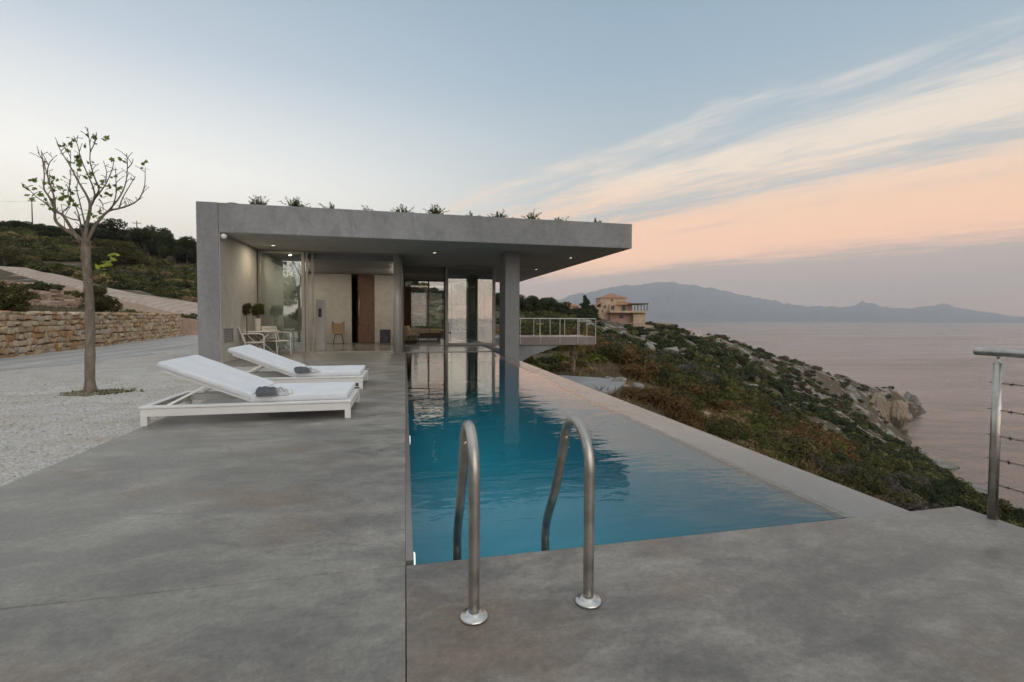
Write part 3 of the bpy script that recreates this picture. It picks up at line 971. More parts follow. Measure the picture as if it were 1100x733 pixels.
# glazed front of the sitting room
YF = 16.2
fr = MB()
fr.box(-4.48, -4.40, YF, YF + .12, 0, ST - .002)
fr.box(-4.40, -3.22, YF, YF + .12, 0, .09)
fr.box(-4.40, -3.22, YF, YF + .12, 3.15, ST - .002)
fr.box(-3.22, -3.12, YF, YF + .12, 0, ST - .002)
wf = fr.build('window_frame', 'frame_metal', house, bevel=.006)
MB().box(-4.40, -3.22, YF + .05, YF + .062, .09, 3.15).build('pane', 'glass_coated', wf)
fr = MB()
for i, x in enumerate((-3.085, -2.93)):
    fr.box(x, x + .062, YF + .02 + i * .07, YF + .06 + i * .07, .03, ST - .06)
fr.box(-3.115, -.39, YF + .0, YF + .16, 0.001, .035)
fr.box(-3.115, -.39, YF + .0, YF + .16, ST - .058, ST - .003)
sf = fr.build('sliding_door_frame', 'frame_metal', house, bevel=.005)
MB().tube([(-2.90, YF - .005, .95), (-2.90, YF - .03, .98), (-2.90, YF - .03, 1.32), (-2.90, YF - .005, 1.35)], .012, 8).build('handle', 'steel', sf)
# glazed flank towards the pool
fr = MB()
for y in (16.38, 17.9, 19.36):
    fr.box(-.17, -.11, y, y + .07, 0.0, ST - .003)
fr.box(-.17, -.11, 16.45, 19.36, 0, .06)
ff = fr.build('window_frame', 'frame_metal', house)
MB().box(-.145, -.135, 16.45, 19.36, .06, ST - .01).build('pane', 'glass_clear', ff)
# room shells
structure_parts = MB()
MB().box(-4.5, 3.75, 16.255, 28.0, -.35, -.002).box(-.16, 3.75, 19.46, 19.6, -.3, .025).build('room_floor', 'interior_floor', house)
MB().box(-4.5, -.16, 16.5, 28.0, ST - .22, ST - .004).build('ceiling', 'wall_concrete', house)
mb = MB()
mb.box(-4.48, -2.32, 22.0, 22.2, 0, ST - .23)
mb.box(-1.33, -.16, 22.0, 22.2, 0, ST - .23)
mb.box(-4.502, -4.47, 16.33, 22.0, 0, ST - .23)
mb.box(-.20, -.10, 19.5, 28.0, 0, ST - .03)
mb.build('inner_wall', 'plaster_concrete', house)
MB().box(-2.4, -1.2, 24.6, 24.8, 0, 3.02).box(-2.5, -2.4, 22.21, 24.6, 0, 3.02).box(-1.25, -1.2, 22.21, 24.6, 0, 3.02).build('corridor_wall', 'dark_wood', house)
dr = MB().box(-2.05, -1.335, 22.05, 22.11, .01, 3.02).build('door', 'walnut', house, bevel=.004)
MB().tube([(-2.00, 22.0, .75), (-2.00, 22.0, 2.3)], .018, 10).box(-2.01, -1.99, 22.0, 22.06, .9, .93).box(-2.01, -1.99, 22.0, 22.06, 2.1, 2.13).build('handle', 'steel', dr)
# pool-end room
YR = 19.5
fr = MB()
fr.box(1.60, 1.72, YR + .0, YR + .10, .026, ST - .003)
fr.box(1.72, 3.56, YR + .02, YR + .10, .026, .11)
fr.box(1.72, 3.56, YR + .02, YR + .10, ST - .10, ST - .003)
fr.box(3.56, 3.68, YR, YR + .10, .026, ST - .003)
fr.box(-.12, 1.60, YR + .02, YR + .14, ST - .05, ST - .003)
pf = fr.build('sliding_door_frame', 'frame_metal', house, bevel=.006)
MB().box(1.72, 3.56, YR + .055, YR + .067, .11, ST - .10).build('pane', 'glass_coated', pf)
MB().box(1.70, 1.725, YR - .02, YR - .001, 1.0, 1.35).build('handle', 'steel', pf)
MB().box(1.545, 1.60, YR + .12, YR + .2, .03, ST - .05).build('door_edge', 'frame_dark', house)
MB().box(-.1, 3.7, YR + .9, YR + 1.05, 2.98, ST - .004).build('bulkhead', 'plaster_concrete', house)
fr = MB()
for x in (-.08, 1.28, 2.6, 3.62):
    fr.box(x, x + .08, 27.8, 27.9, 0, ST - .004)
fr.box(.0, 3.62, 27.81, 27.89, 0, .35)
fr.box(.0, 3.62, 27.81, 27.89, ST - .06, ST - .004)
rf = fr.build('window_frame', 'frame_metal', house)
MB().box(0, 3.62, 27.84, 27.852, .5, ST - .06).build('pane', 'glass_clear', rf)
fr = MB()
for y in (19.62, 22.2, 25.0, 27.7):
    fr.box(3.64, 3.70, y, y + .08, 0, ST - .004)
fr.box(3.64, 3.70, 19.7, 27.7, 0.001, .06)
sfm = fr.build('window_frame', 'frame_metal', house)
MB().box(3.665, 3.677, 19.7, 27.7, .06, ST - .01).build('pane', 'glass_clear', sfm)
# terrace beyond and balcony
MB().box(3.70, 6.2, 25.8, 29.8, -.5, .0).build('terrace_slab', 'wall_concrete', house)
balc = MB()
balc.box(6.2, 11.3, 26.9, 29.6, -.47, .02)
bo = balc.build('balcony_slab', 'weir_concrete', house, bevel=.01)
MB().prism([(3.4, -3.2), (5.6, -2.1), (7.2, -1.12), (8.7, -.62), (9.1, -.472), (3.4, -.472)], 27.0, 27.3).build('balcony_bracket', 'wall_concrete', house)
MB().box(3.3, 4.6, 20.2, 27.9, -3.6, -.51).build('foundation', 'wall_concrete', house)

# balcony railing
br = thing('balcony_railing', 'pale metal railing with slim posts round the balcony', 'railing', (9, 28, 0))
tr_ = MB()
tr_.bar((6.3, 26.95, 1.10), (11.28, 26.95, 1.10), .06, .05)
tr_.bar((6.3, 29.55, 1.10), (11.28, 29.55, 1.10), .06, .05)
tr_.bar((11.25, 26.985, 1.10), (11.25, 29.515, 1.10), .06, .05)
tr_.build('top_rail', 'rail_paint', br, bevel=.005)
for x in (6.55, 7.75, 8.98, 10.1, 11.25):
    MB().bar((x, 26.87, -.40), (x, 26.87, 1.074), .032, .032).build('post', 'rail_paint', br)
for x in (6.9, 8.1, 9.2, 10.2, 11.2):
    MB().bar((x, 29.55, .02), (x, 29.55, 1.074), .032, .032).build('post', 'rail_paint', br)
MB().bar((11.25, 28.3, .02), (11.25, 28.3, 1.074), .032, .032).build('post', 'rail_paint', br)
tb = thing('pedestal_table', 'small pale pedestal table standing on the balcony', 'table', (8.15, 28.3, .02))
MB().lathe([(.23, .72), (.24, .735), (.23, .75)], (8.15, 28.3, .02)).build('table_top', 'ochre_cushion', tb)
MB().lathe([(.19, 0), (.05, .05), (.03, .3), (.035, .715)], (8.15, 28.3, .02)).build('pedestal', 'ochre_cushion', tb)

# fixtures
d_ = thing('added_room_light', 'added unseen light panel brightening the pool end room', 'added light', (1.9, 22.6, ST - .005), 0)  # unseen panel, added only to brighten this dim room
MB().box(.4, 3.3, 21.9, 23.3, ST - .03, ST - .018).build('lens', 'added_panel_glow', d_)
MB().box(.38, 3.32, 21.88, 23.32, ST - .0175, ST - .005).build('housing', 'white_metal', d_)
for (xa, ya, xb, yb, zc_, l) in [(-3.386, 17.3, -4.11, 21.0, ST - .2205, 'added unseen light strip on the sitting room ceiling above the stacked sliding frames'),
                                (-.30, 17.2, -.36, 20.9, ST - .2205, 'added unseen light strip on the sitting room ceiling behind the round post')]:
    mid_ = Vector(((xa + xb) / 2, (ya + yb) / 2, zc_))
    d_ = thing('added_room_light', l, 'added light', tuple(mid_), 0, 'added light strips inside the rooms')  # strips added to brighten the room, kept out of view behind post and frames
    MB().bar((xa, ya, zc_ - .026), (xb, yb, zc_ - .026), .09, .012).build('lens', 'added_strip_glow', d_)
    MB().bar((xa, ya, zc_ - .010), (xb, yb, zc_ - .010), .10, .018).build('housing', 'white_metal', d_)
dl = [(-3.78, 15.2), (.93, 15.6), (5.55, 19.9), (5.62, 15.7)]
lbl = ['small lit downlight in the soffit above the patio table', 'small lit downlight in the soffit above the far end of the pool', 'small lit downlight in the overhang, inner one beyond the square column', 'small lit downlight in the overhang near its outer front corner']
for (x, y), l in zip(dl, lbl):
    d_ = thing('downlight', l, 'downlight', (x, y, ST - .004), 0, 'recessed downlights in the soffit')
    MB().lathe([(.045, -.004), (.045, -.001)], (x, y, ST - .004), 18).build('lens', 'lamp_lit', d_)
    if x < -2:
        ld = bpy.data.lights.new('downlight_glow', 'AREA')
        ld.shape = 'DISK'
        ld.size = .09
        ld.energy = 16
        ld.color = (1.0, .86, .66)
        lo_ = bpy.data.objects.new('downlight_glow', ld)
        COL.objects.link(lo_)
        lo_.parent = d_
        lo_.location = (0, 0, -.02)
    mb = MB()
    mb.lathe([(.047, -.002), (.064, -.008), (.066, -.0005)], (x, y, ST - .004), 18)
    mb.build('trim', 'white_metal', d_)
wl = thing('wall_lamp', 'white round lamp under the roof edge beside the wall', 'lamp', (-4.40, 13.16, 3.16))
MB().lathe([(.0, -.066), (.04, -.058), (.066, -.023), (.07, .015), (.047, .055), (.015, .07)], (-4.40, 13.16, 3.16), 20).build('globe', 'white_metal', wl)
MB().tube([(-4.482, 13.2, 3.2), (-4.42, 13.17, 3.17)], .02, 8).build('bracket', 'white_metal', wl)
cp = thing('roof_vent', 'dark low round cap standing on the roof corner', 'roof vent', (-4.28, 13.5, 3.98))
MB().lathe([(.10, 0), (.10, .05)], (-4.28, 13.5, 3.98)).build('neck', 'frame_dark', cp)
MB().lathe([(.15, .03), (.17, .035), (.17, .062), (.13, .075)], (-4.28, 13.5, 3.98)).build('cap', 'frame_dark', cp)
DETAIL_MARK = 1

# ------------------------------------------------------------------ dry stone wall
rnd = random.Random(11)
sw = thing('stone_wall', 'rustic wall of tan and orange rubble stones behind the drive', 'stone wall', (-11.3, 18, 0))
mb = MB()
cols = []
pal = [(.48, .37, .25), (.50, .40, .29), (.44, .31, .19), (.50, .42, .32), (.42, .25, .13), (.47, .36, .24), (.38, .21, .10), (.50, .37, .24), (.46, .33, .22)]
def stone(mb, cx, cy, cz, L_, D_, H_, rz):
    bm = bmesh.new()
    bmesh.ops.create_cube(bm, size=1)
    bmesh.ops.scale(bm, vec=(L_, D_, H_), verts=bm.verts)
    for v in bm.verts:
        v.co += Vector((rnd.uniform(-.13, .13) * L_, rnd.uniform(-.14, .08) * D_, rnd.uniform(-.16, .16) * H_))
    bmesh.ops.bevel(bm, geom=bm.edges[:] + bm.verts[:], offset=min(L_, H_) * .16, segments=2, profile=.6, affect='EDGES')
    bm.verts.index_update()
    ca, sa_ = math.cos(rz), math.sin(rz)
    vv = [(cx + v.co.x * ca - v.co.y * sa_, cy + v.co.x * sa_ + v.co.y * ca, cz + v.co.z) for v in bm.verts]
    ff = [tuple(v.index for v in f.verts) for f in bm.faces]
    mb.add(vv, ff, True)
    base = rnd.choice(pal)
    k = rnd.uniform(1.0, 1.42)
    cols.extend([(base[0] * k, base[1] * k, base[2] * k, 1)] * len(vv))
    bm.free()
WTOP = 1.22
zrow = -.08
while zrow < WTOP - .04:
    hrow = min(rnd.uniform(.12, .21), WTOP - zrow + .05)
    y = 7.0
    while y < 30.9:
        L_ = rnd.uniform(.13, .40)
        hh_ = hrow * rnd.uniform(.80, 1.16)
        x = float(wall_x(y + L_ / 2))
        slope = math.atan2(float(wall_x(y + .5)) - float(wall_x(y)), .5)
        stone(mb, x - .12 + rnd.uniform(-.03, .03), y + L_ / 2, zrow + hrow / 2 + rnd.uniform(-.028, .028), L_ - .012, .34, hh_ - .012, PI / 2 + slope * -1)
        y += L_
    zrow += hrow
for k in range(4):   # end face of the wall
    stone(mb, -12.95, 30.9, .12 + k * .3, .3, .3, .28, .2)
mb.c = ('tint', cols)
mb.build('stonework', 'dry_stone', sw)
mb = MB()
ys = np.linspace(7, 30.8, 30)
for a_, b_ in zip(ys[:-1], ys[1:]):
    xa, xb = float(wall_x(a_)), float(wall_x(b_))
    mb.add([(xa - .52, a_, -.2), (xa - .06, a_, -.2), (xb - .06, b_, -.2), (xb - .52, b_, -.2), (xa - .52, a_, WTOP - .05), (xa - .06, a_, WTOP - .05), (xb - .06, b_, WTOP - .05), (xb - .52, b_, WTOP - .05)],
           [(0, 3, 2, 1), (4, 5, 6, 7), (0, 1, 5, 4), (2, 3, 7, 6), (1, 2, 6, 5), (3, 0, 4, 7)])
mb.build('core', 'dirt_road', sw)

# ------------------------------------------------------------------ foliage builders
NR = np.random.default_rng(5)
def leaf_quads(P, Nrm, size, aspect=2.0, rng=NR):
    """one rhombic leaf per point, laid roughly across its outward normal"""
    n = len(P)
    t = rng.normal(size=(n, 3))
    nn = Nrm + rng.normal(size=(n, 3)) * .75
    nn /= np.linalg.norm(nn, axis=1, keepdims=True) + 1e-9
    t -= nn * (t * nn).sum(1, keepdims=True)
    t /= np.linalg.norm(t, axis=1, keepdims=True) + 1e-9
    b_ = np.cross(nn, t)
    s = (size * rng.uniform(.6, 1.4, n))[:, None]
    V = np.stack([P - t * s, P - b_ * s / aspect + nn * s * .12, P + t * s, P + b_ * s / aspect + nn * s * .12], 1)
    return V.reshape(-1, 3)
def crown_points(n, lobes, rng=NR, shell=.55):
    """points in a set of overlapping lobes (cx,cy,cz,rx,ry,rz), denser toward their skins"""
    w_ = np.array([l[3] * l[4] + l[4] * l[5] for l in lobes])
    idx = rng.choice(len(lobes), n, p=w_ / w_.sum())
    L_ = np.array(lobes)[idx]
    d = rng.normal(size=(n, 3))
    d /= np.linalg.norm(d, axis=1, keepdims=True)
    r_ = shell + (1 - shell) * rng.random(n) ** .7
    r_ *= rng.uniform(.85, 1.12, n)
    P = L_[:, :3] + d * L_[:, 3:6] * r_[:, None]
    return P, d
def leafcols(n, c1, c2, rng=NR, per=4, vary=.25):
    t = rng.random(n)[:, None]
    c = np.array(c1) * (1 - t) + np.array(c2) * t
    c = c * rng.uniform(1 - vary, 1 + vary, n)[:, None]
    c = np.repeat(c, per, 0)
    return np.column_stack([c, np.ones(len(c))])
def leaf_mesh(name, V, cols_):
    q = np.arange(len(V)).reshape(-1, 4)
    o = mesh_np(name, V, q, 'foliage', False, None, ('leafcol', cols_))
    return o
KINDS = {  # two leaf colours
    'dark': ((.030, .040, .012), (.062, .073, .020)),
    'olive': ((.064, .064, .019), (.118, .108, .032)),
    'grey': ((.092, .076, .058), (.152, .126, .098)),
    'rust': ((.120, .070, .025), (.200, .116, .040)),
    'brown': ((.086, .058, .034), (.138, .094, .054)),
    'bright': ((.076, .085, .017), (.140, .140, .030)),
    'dry': ((.195, .140, .062), (.280, .205, .090)),
}
def shrub_lobes(rng, n=7):
    L_ = [(0, 0, .28, .75, .75, .42)]
    for k in range(n):
        a_ = rng.uniform(0, 2 * PI)
        r_ = rng.uniform(.25, .75)
        s = rng.uniform(.28, .48)
        L_.append((r_ * math.cos(a_), r_ * math.sin(a_), rng.uniform(.15, .62), s, s, s * rng.uniform(.7, 1.1)))
    return L_
def shrub_arrays(kind, n, size, seed):
    rng = np.random.default_rng(seed)
    P, d = crown_points(n, shrub_lobes(rng), rng, .5)
    keep = P[:, 2] > -.12
    P, d = P[keep], d[keep]
    V = leaf_quads(P, d + np.array([0, 0, .35]), size, 2.0, rng)
    c1, c2 = KINDS[kind]
    return V, leafcols(len(P), c1, c2, rng)

# ------------------------------------------------------------------ scatter on the slopes
SR = np.random.default_rng(21)
def in_pad(x, y):
    c = np.mean([(p[0], p[1]) for p in pad], 0)
    return np.hypot((x - c[0]) / 4.2, (y - c[1]) / 2.6) < 1
VILLA = atd(660, 345, 138)
def candidates():
    out_ = []
    # seaward side
    n = 7600
    pxs = SR.uniform(545, 1130, n)
    ds = np.exp(SR.uniform(math.log(15), math.log(262), n * 1))
    keep = SR.random(n) < np.clip((ds / 90) ** 1.0, .20, 1)
    pxs, ds = pxs[keep], ds[keep]
    for px, d in zip(pxs, ds):
        q = atd(px, 341, d)
        out_.append((q[0], q[1], 'R'))
    n = 6000
    pxs = SR.uniform(-30, 225, n)
    ds = np.exp(SR.uniform(math.log(30), math.log(165), n))
    keep = SR.random(n) < np.clip((ds / 90), .12, 1)
    for px, d in zip(pxs[keep], ds[keep]):
        q = atd(px, 341, d)
        out_.append((q[0], q[1], 'L'))
    n = 1300
    for px, d in zip(SR.uniform(225, 600, n), SR.uniform(36, 130, n)):
        q = atd(px, 341, d)
        out_.append((q[0], q[1], 'B'))
    return out_
cand = candidates()
cxy = np.array([(c[0], c[1]) for c in cand])
cz = tz(cxy[:, 0], cxy[:, 1])
pxc, pyc, dc = proj(np.column_stack([cxy, cz]))
patch = fbm(cxy[:, 0] / 22, cxy[:, 1] / 22, 77, 3)
patch2 = fbm(cxy[:, 0] / 9 + 40, cxy[:, 1] / 9, 91, 3)
rocky = fbm(cxy[:, 0] / 13, cxy[:, 1] / 26, 31, 4)
villa_no = (np.abs(cxy[:, 0] - VILLA[0]) < 10) & (np.abs(cxy[:, 1] - VILLA[1]) < 8)
ue_px = [q[0] for q in up_e]
shr = []
for i, (x, y, side) in enumerate(cand):
    z, px, py, d = cz[i], pxc[i], pyc[i], dc[i]
    if z < SEA + 5.5 or villa_no[i]:
        continue
    if side == 'R':
        if x < 4.6 and y < 32 or (x < 5.4 and y < 33):
            continue
        if in_pad(x, y) or (d < 27.5 and px < 685):
            continue
        if d > 120 and (rocky[i] > .27 or z < SEA + 7):
            continue
        if d < 120 and rocky[i] > .24:
            continue
        if d > 150 and SR.random() < .1:
            continue
        r_ = SR.uniform(.6, 1.5) * np.interp(d, [15, 30, 60, 110, 250], [.62, 1.15, 1.5, 1.5, 1.4])
        if x < 12.5 and 23 < y < 31.5:
            r_ = min(r_, max(.3, -.75 - z))
        u_ = SR.random()
        pz = patch2[i] + SR.normal(0, .07)
        if d < 30:
            kind = 'dry' if u_ < .16 else ('rust' if pz < -.26 else ('grey' if pz > .25 else ('bright' if u_ > .85 else 'olive')))
        elif d < 75 and pz > .20:
            kind = 'grey'
        elif d < 85 and pz < -.27:
            kind = 'rust' if u_ < .55 else 'olive'
        elif pz < -.16 and d < 110:
            kind = 'olive' if u_ < .7 else 'bright'
        elif d > 130 and u_ < .28:
            kind = 'brown'
        else:
            kind = 'dark' if u_ < .72 else ('olive' if u_ < .9 else 'bright')
    else:
        # clear of the road and of the bare scree
        dmin = np.min(np.hypot(gp[:, 0] - x, gp[:, 1] - y))
        if dmin < 1.3:
            continue
        if side == 'L':
            if x > wall_x(y) - .5 and y < 36:
                continue
            up_y = np.interp(px, ue_px, [q[1] for q in up_e])
            if py > up_y - 1 and SR.random() < .95:
                continue
            if patch2[i] > .42:
                continue
        elif y < 36:
            continue
        r_ = SR.uniform(.8, 1.7) * np.interp(d, [30, 150], [.75, 1.35])
        if py > 312:
            r_ *= .6
        kind = SR.choice(['dark', 'olive', 'bright', 'dry', 'grey'], p=[.28, .42, .18, .08, .04])
    shr.append((r_ / d, x, y, z, r_, kind, side, px, py, d))
for (px, d, r_, kind) in [(572, 33, .75, 'olive'), (580, 31.5, .6, 'bright'), (588, 34, .85, 'dark'), (596, 32, .7, 'olive'), (603, 35, .9, 'bright'), (608, 33.5, .6, 'dry'), (622, 34, .8, 'olive'), (630, 36, .9, 'dark'), (640, 35, .9, 'bright'),
                          (650, 37, 1.0, 'olive'), (584, 37, .9, 'olive'), (595, 38, 1.0, 'dark'), (612, 39, 1.1, 'olive'), (625, 41, 1.1, 'bright'), (566, 36, .8, 'dark'), (575, 40, .9, 'bright'), (645, 41, 1.1, 'olive'), (660, 38, .9, 'olive'), (634, 32.5, .5, 'dry'), (590, 30.5, .5, 'olive')]:
    q = atd(px, 341, d)
    z_ = float(tz([q[0]], [q[1]])[0])
    p_ = proj(np.array([[q[0], q[1], z_]]))
    shr.append((r_ / d, q[0], q[1], z_, r_, kind, 'R', float(p_[0][0]), float(p_[1][0]), d))
# how large each shows in the picture: inside the frame and not behind the deck, house or wall
def shown(s):
    _, x, y, z, r_, k, side, px, py, d = s
    top = py - 509 * r_ / d * .9
    if px < -8 or px > 1108:
        return False
    if side == 'R':
        if px < 563:
            return False
        edge = np.interp(px, [545, 985, 1040, 1100], [381, 550, 548, 567])
        return top < edge - 3
    if side == 'L':
        return px < 207 and top < 338
    return False
vis = sorted([s for s in shr if shown(s)], key=lambda s: -s[0])
hid = [s for s in shr if not shown(s)]
IND = vis[:285]
REST = vis[285:] + hid
PROTO = {}
def proto(kind, k):
    key = (kind, k)
    if key not in PROTO:
        V, c = shrub_arrays(kind, 3800, .062, 100 + k * 31 + len(kind) * 7)
        o = leaf_mesh('shrub', V, c)
        PROTO[key] = o.data
        return o
    o = bpy.data.objects.new('shrub', PROTO[key])
    COL.objects.link(o)
    return o
SHL = {'dark': 'dark green evergreen shrub on the rough slope', 'olive': 'olive green bushy shrub on the rough slope', 'grey': 'grey leafless looking shrub on the slope beside the pool',
       'rust': 'rust brown dry shrub on the slope beside the pool', 'brown': 'dull brown low shrub on the rough slope', 'bright': 'yellow green fresh shrub on the rough slope', 'dry': 'straw coloured dry shrub on the bank'}
for i, (_, x, y, z, r_, kind, side, px, py, d) in enumerate(IND):
    o = proto(kind, i % 3)
    o.location = (x, y, z - .06 * r_)
    o.rotation_euler = (0, 0, SR.uniform(0, 2 * PI))
    o.scale = (r_, r_ * SR.uniform(.85, 1.15), r_ * SR.uniform(.75, 1.05) * (1.0 if d > 30 else .8))
    tag(o, SHL[kind], 'shrub', kind + ' shrubs on the slopes' if kind != 'dark' else 'dark green shrubs on the slopes')
LOW = {}
def low(kind, k, near):
    key = (kind, k, near)
    if key not in LOW:
        LOW[key] = shrub_arrays(kind, 420 if near else 150, .15 if near else .24, 300 + k * 13 + len(kind))
    return LOW[key]
VV, CC = [], []
for i, (_, x, y, z, r_, kind, side, px, py, d) in enumerate(REST):
    V, c = low(kind, i % 4, d < 95)
    a_ = SR.uniform(0, 2 * PI)
    ca, sa_ = math.cos(a_), math.sin(a_)
    Q = np.column_stack([(V[:, 0] * ca - V[:, 1] * sa_) * r_ + x, (V[:, 0] * sa_ + V[:, 1] * ca) * r_ + y, V[:, 2] * r_ * SR.uniform(.7, 1.0) + z - .06])
    VV.append(Q)
    cc = c.copy()
    cc[:, :3] *= SR.uniform(.75, 1.25)
    CC.append(cc)
sc_ = leaf_mesh('scrub', np.concatenate(VV), np.concatenate(CC))
tag(sc_, 'dense low scrub covering the far slopes', None, None, 'stuff')

# low ground cover and dry grass on the bank next to the pool
def grass_blades(xs, ys_, h_, cols2, rng):
    n = len(xs)
    zs = tz(xs, ys_)
    a_ = rng.uniform(0, 2 * PI, n)
    lean = rng.normal(0, .35, (n, 2)) * h_[:, None]
    wd = rng.uniform(.010, .022, n) * (1 + h_)
    P = np.column_stack([xs, ys_, zs - .03])
    sx_ = np.column_stack([np.cos(a_) * wd, np.sin(a_) * wd, np.zeros(n)])
    top = P + np.column_stack([lean, h_])
    mid = P + np.column_stack([lean * .35, h_ * .55])
    V = np.stack([P - sx_, P + sx_, mid + sx_ * .7, top], 1).reshape(-1, 3)
    return V, leafcols(n, cols2[0], cols2[1], rng, 4, .3)
rng = np.random.default_rng(8)
VV, CC = [], []
n = 26000
q_px = rng.uniform(560, 1110, n)
q_d = rng.uniform(14.5, 42, n)
P = np.array([atd(a_, 341, b_)[:2] for a_, b_ in zip(q_px, q_d)])
ok = (P[:, 0] > 4.2) & ~in_pad(P[:, 0], P[:, 1]) & (fbm(P[:, 0] / 2.2, P[:, 1] / 2.2, 55, 3) > -.12)
P = P[ok]
V, c = grass_blades(P[:, 0], P[:, 1], rng.uniform(.12, .45, len(P)), KINDS['dry'], rng)
VV.append(V); CC.append(c)
n = 9000
q_px = rng.uniform(-10, 200, n)
q_d = rng.uniform(13, 36, n)
P = np.array([atd(a_, 341, b_)[:2] for a_, b_ in zip(q_px, q_d)])
ok = (P[:, 0] < wall_x(P[:, 1]) - .6) & (fbm(P[:, 0] / 2.5, P[:, 1] / 2.5, 66, 3) > .0)
P = P[ok]
V, c = grass_blades(P[:, 0], P[:, 1], rng.uniform(.06, .22, len(P)), ((.10, .11, .055), (.17, .15, .08)), rng)
VV.append(V); CC.append(c)
# weeds round the foot of the fig tree
P = np.column_stack([rng.normal(-4.66, .20, 420), rng.normal(8.66, .13, 420)])
V, c = grass_blades(P[:, 0], P[:, 1], rng.uniform(.03, .09, len(P)), ((.09, .10, .035), (.16, .16, .06)), rng)
V[:, 2] += GZ - np.repeat(tz(P[:, 0], P[:, 1]), 4)
VV.append(V); CC.append(c)
gr = leaf_mesh('dry_grass', np.concatenate(VV), np.concatenate(CC))
tag(gr, 'dry straw coloured grass on the banks', None, None, 'stuff')

# ------------------------------------------------------------------ rocks
def rock_mesh(seed, mat, cuts=16, sub=3, rough=.10, flute=0.0):
    rr_ = np.random.default_rng(seed)
    bm = bmesh.new()
    bmesh.ops.create_icosphere(bm, subdivisions=sub, radius=1)
    V = np.array([v.co[:] for v in bm.verts])
    for k in range(cuts):
        nrm_ = rr_.normal(size=3)
        nrm_ /= np.linalg.norm(nrm_)
        off = rr_.uniform(.45, .85)
        dd_ = V @ nrm_ - off
        V = V - np.maximum(dd_, 0)[:, None] * nrm_ * .92
    nz = fbm(V[:, 0] * 2.2 + seed, V[:, 1] * 2.2 + V[:, 2] * 3.1, seed, 4)
    V = V * (1 + rough * nz)[:, None]
    if flute:
        an = np.arctan2(V[:, 1], V[:, 0])
        fl = fbm(np.cos(an) * 4.5 + V[:, 2] * .5 + seed, np.sin(an) * 4.5 + seed, seed + 3, 4, .6)
        led = fbm(V[:, 2] * 5 + seed, an * .7, seed + 9, 3)
        V[:, :2] *= (1 + flute * fl + flute * .4 * led)[:, None]
        V[:, 2] += flute * .5 * fbm(V[:, 0] * 3, V[:, 1] * 3 + seed, seed + 5, 4)
    for v, p in zip(bm.verts, V):
        v.co = p
    me = bpy.data.meshes.new('rock')
    bm.to_mesh(me)
    bm.free()
    me.materials.append(MATS[mat])
    return me
RM = [rock_mesh(k, 'limestone', sub=3) for k in range(6)]
def put_rock(name, me, loc, sc, rz=0, label=None, cat='rock', group=None):
    o = bpy.data.objects.new(name, me)
    COL.objects.link(o)
    o.location = loc
    o.scale = sc
    o.rotation_euler = (0, 0, rz)
    return tag(o, label, cat, group)
BM = [rock_mesh(k + 40, 'limestone', cuts=22, sub=5, rough=.16) for k in range(3)]
p = atd(697, 379, 84)
put_rock('boulder', BM[0], (p[0], p[1], p[2]), (2.1, 2.2, 2.6), .3, 'large pale grey boulder below the hillside villa', 'boulder')
p = atd(721, 378, 92)
put_rock('boulder', BM[1], (p[0], p[1], p[2] - .2), (2.3, 2.0, 1.9), 1.1, 'pale grey boulder just seaward of the larger one below the villa', 'boulder')
ROCKL = 'grey limestone rock lying among the shrubs on the seaward slope'
nrock = 0
for i in range(900):
    px, d = SR.uniform(600, 1000), math.exp(SR.uniform(math.log(30), math.log(250)))
    q = atd(px, 341, d)
    rk_ = float(fbm(np.array([q[0] / 13]), np.array([q[1] / 26]), 31, 4)[0])
    zz = float(tz([q[0]], [q[1]])[0])
    if zz < SEA + 2 or rk_ < (.10 if d > 100 else .19) or (d < 60 and (px < 720 or SR.random() < .6)) or in_pad(q[0], q[1]):
        continue
    s = SR.uniform(.35, 1.1) * np.interp(d, [30, 120, 250], [.7, 1.1, 1.8])
    put_rock('rock', RM[i % 6], (q[0], q[1], zz + .05 * s), (s * SR.uniform(1, 1.9), s, s * SR.uniform(.4, .75)), SR.uniform(0, 6.3), ROCKL, 'rock', 'rocks on the seaward slope')
    nrock += 1
    if nrock > 210:
        break
# stones along the outer foot of the pool edge
for i, (px, py, d, s) in enumerate([(666, 412, 26, .45), (684, 419, 25, .5), (700, 428, 24, .55), (715, 436, 23.3, .4), (738, 447, 22, .4), (745, 452, 21.5, .3), (655, 409, 27, .35)]):
    q = atd(px, py, d)
    put_rock('rock', RM[(i + 2) % 6], (q[0], q[1], float(tz([q[0]], [q[1]])[0]) + .1), (s * 1.5, s, s * .6), i * 1.3, 'pale flat stone on the bank just outside the pool edge', 'rock', 'stones along the pool bank')
# loose scree under the hillside road
for i in range(130):
    t_ = SR.random()
    a_ = atd(SR.uniform(5, 92), 341, SR.uniform(33, 45))
    if np.min(np.hypot(gp[:, 0] - a_[0], gp[:, 1] - a_[1])) < .6:
        continue
    s = SR.uniform(.12, .42)
    put_rock('rock', RM[i % 6], (a_[0], a_[1], float(tz([a_[0]], [a_[1]])[0]) + .04), (s * 1.3, s, s * .8), SR.uniform(0, 6), 'reddish brown rubble stone in the scree below the dirt road', 'rock', 'rubble below the dirt road')
RUB = [m_.copy() for m_ in RM]
rockmat('rubble', (.26, .17, .12), (.34, .25, .18), (.18, .11, .08), 3.0)
for m_ in RUB:
    m_.materials[0] = MATS['rubble']
for o in COL.objects:
    if o.get('group') == 'rubble below the dirt road':
        o.data = RUB[RM.index(o.data)]
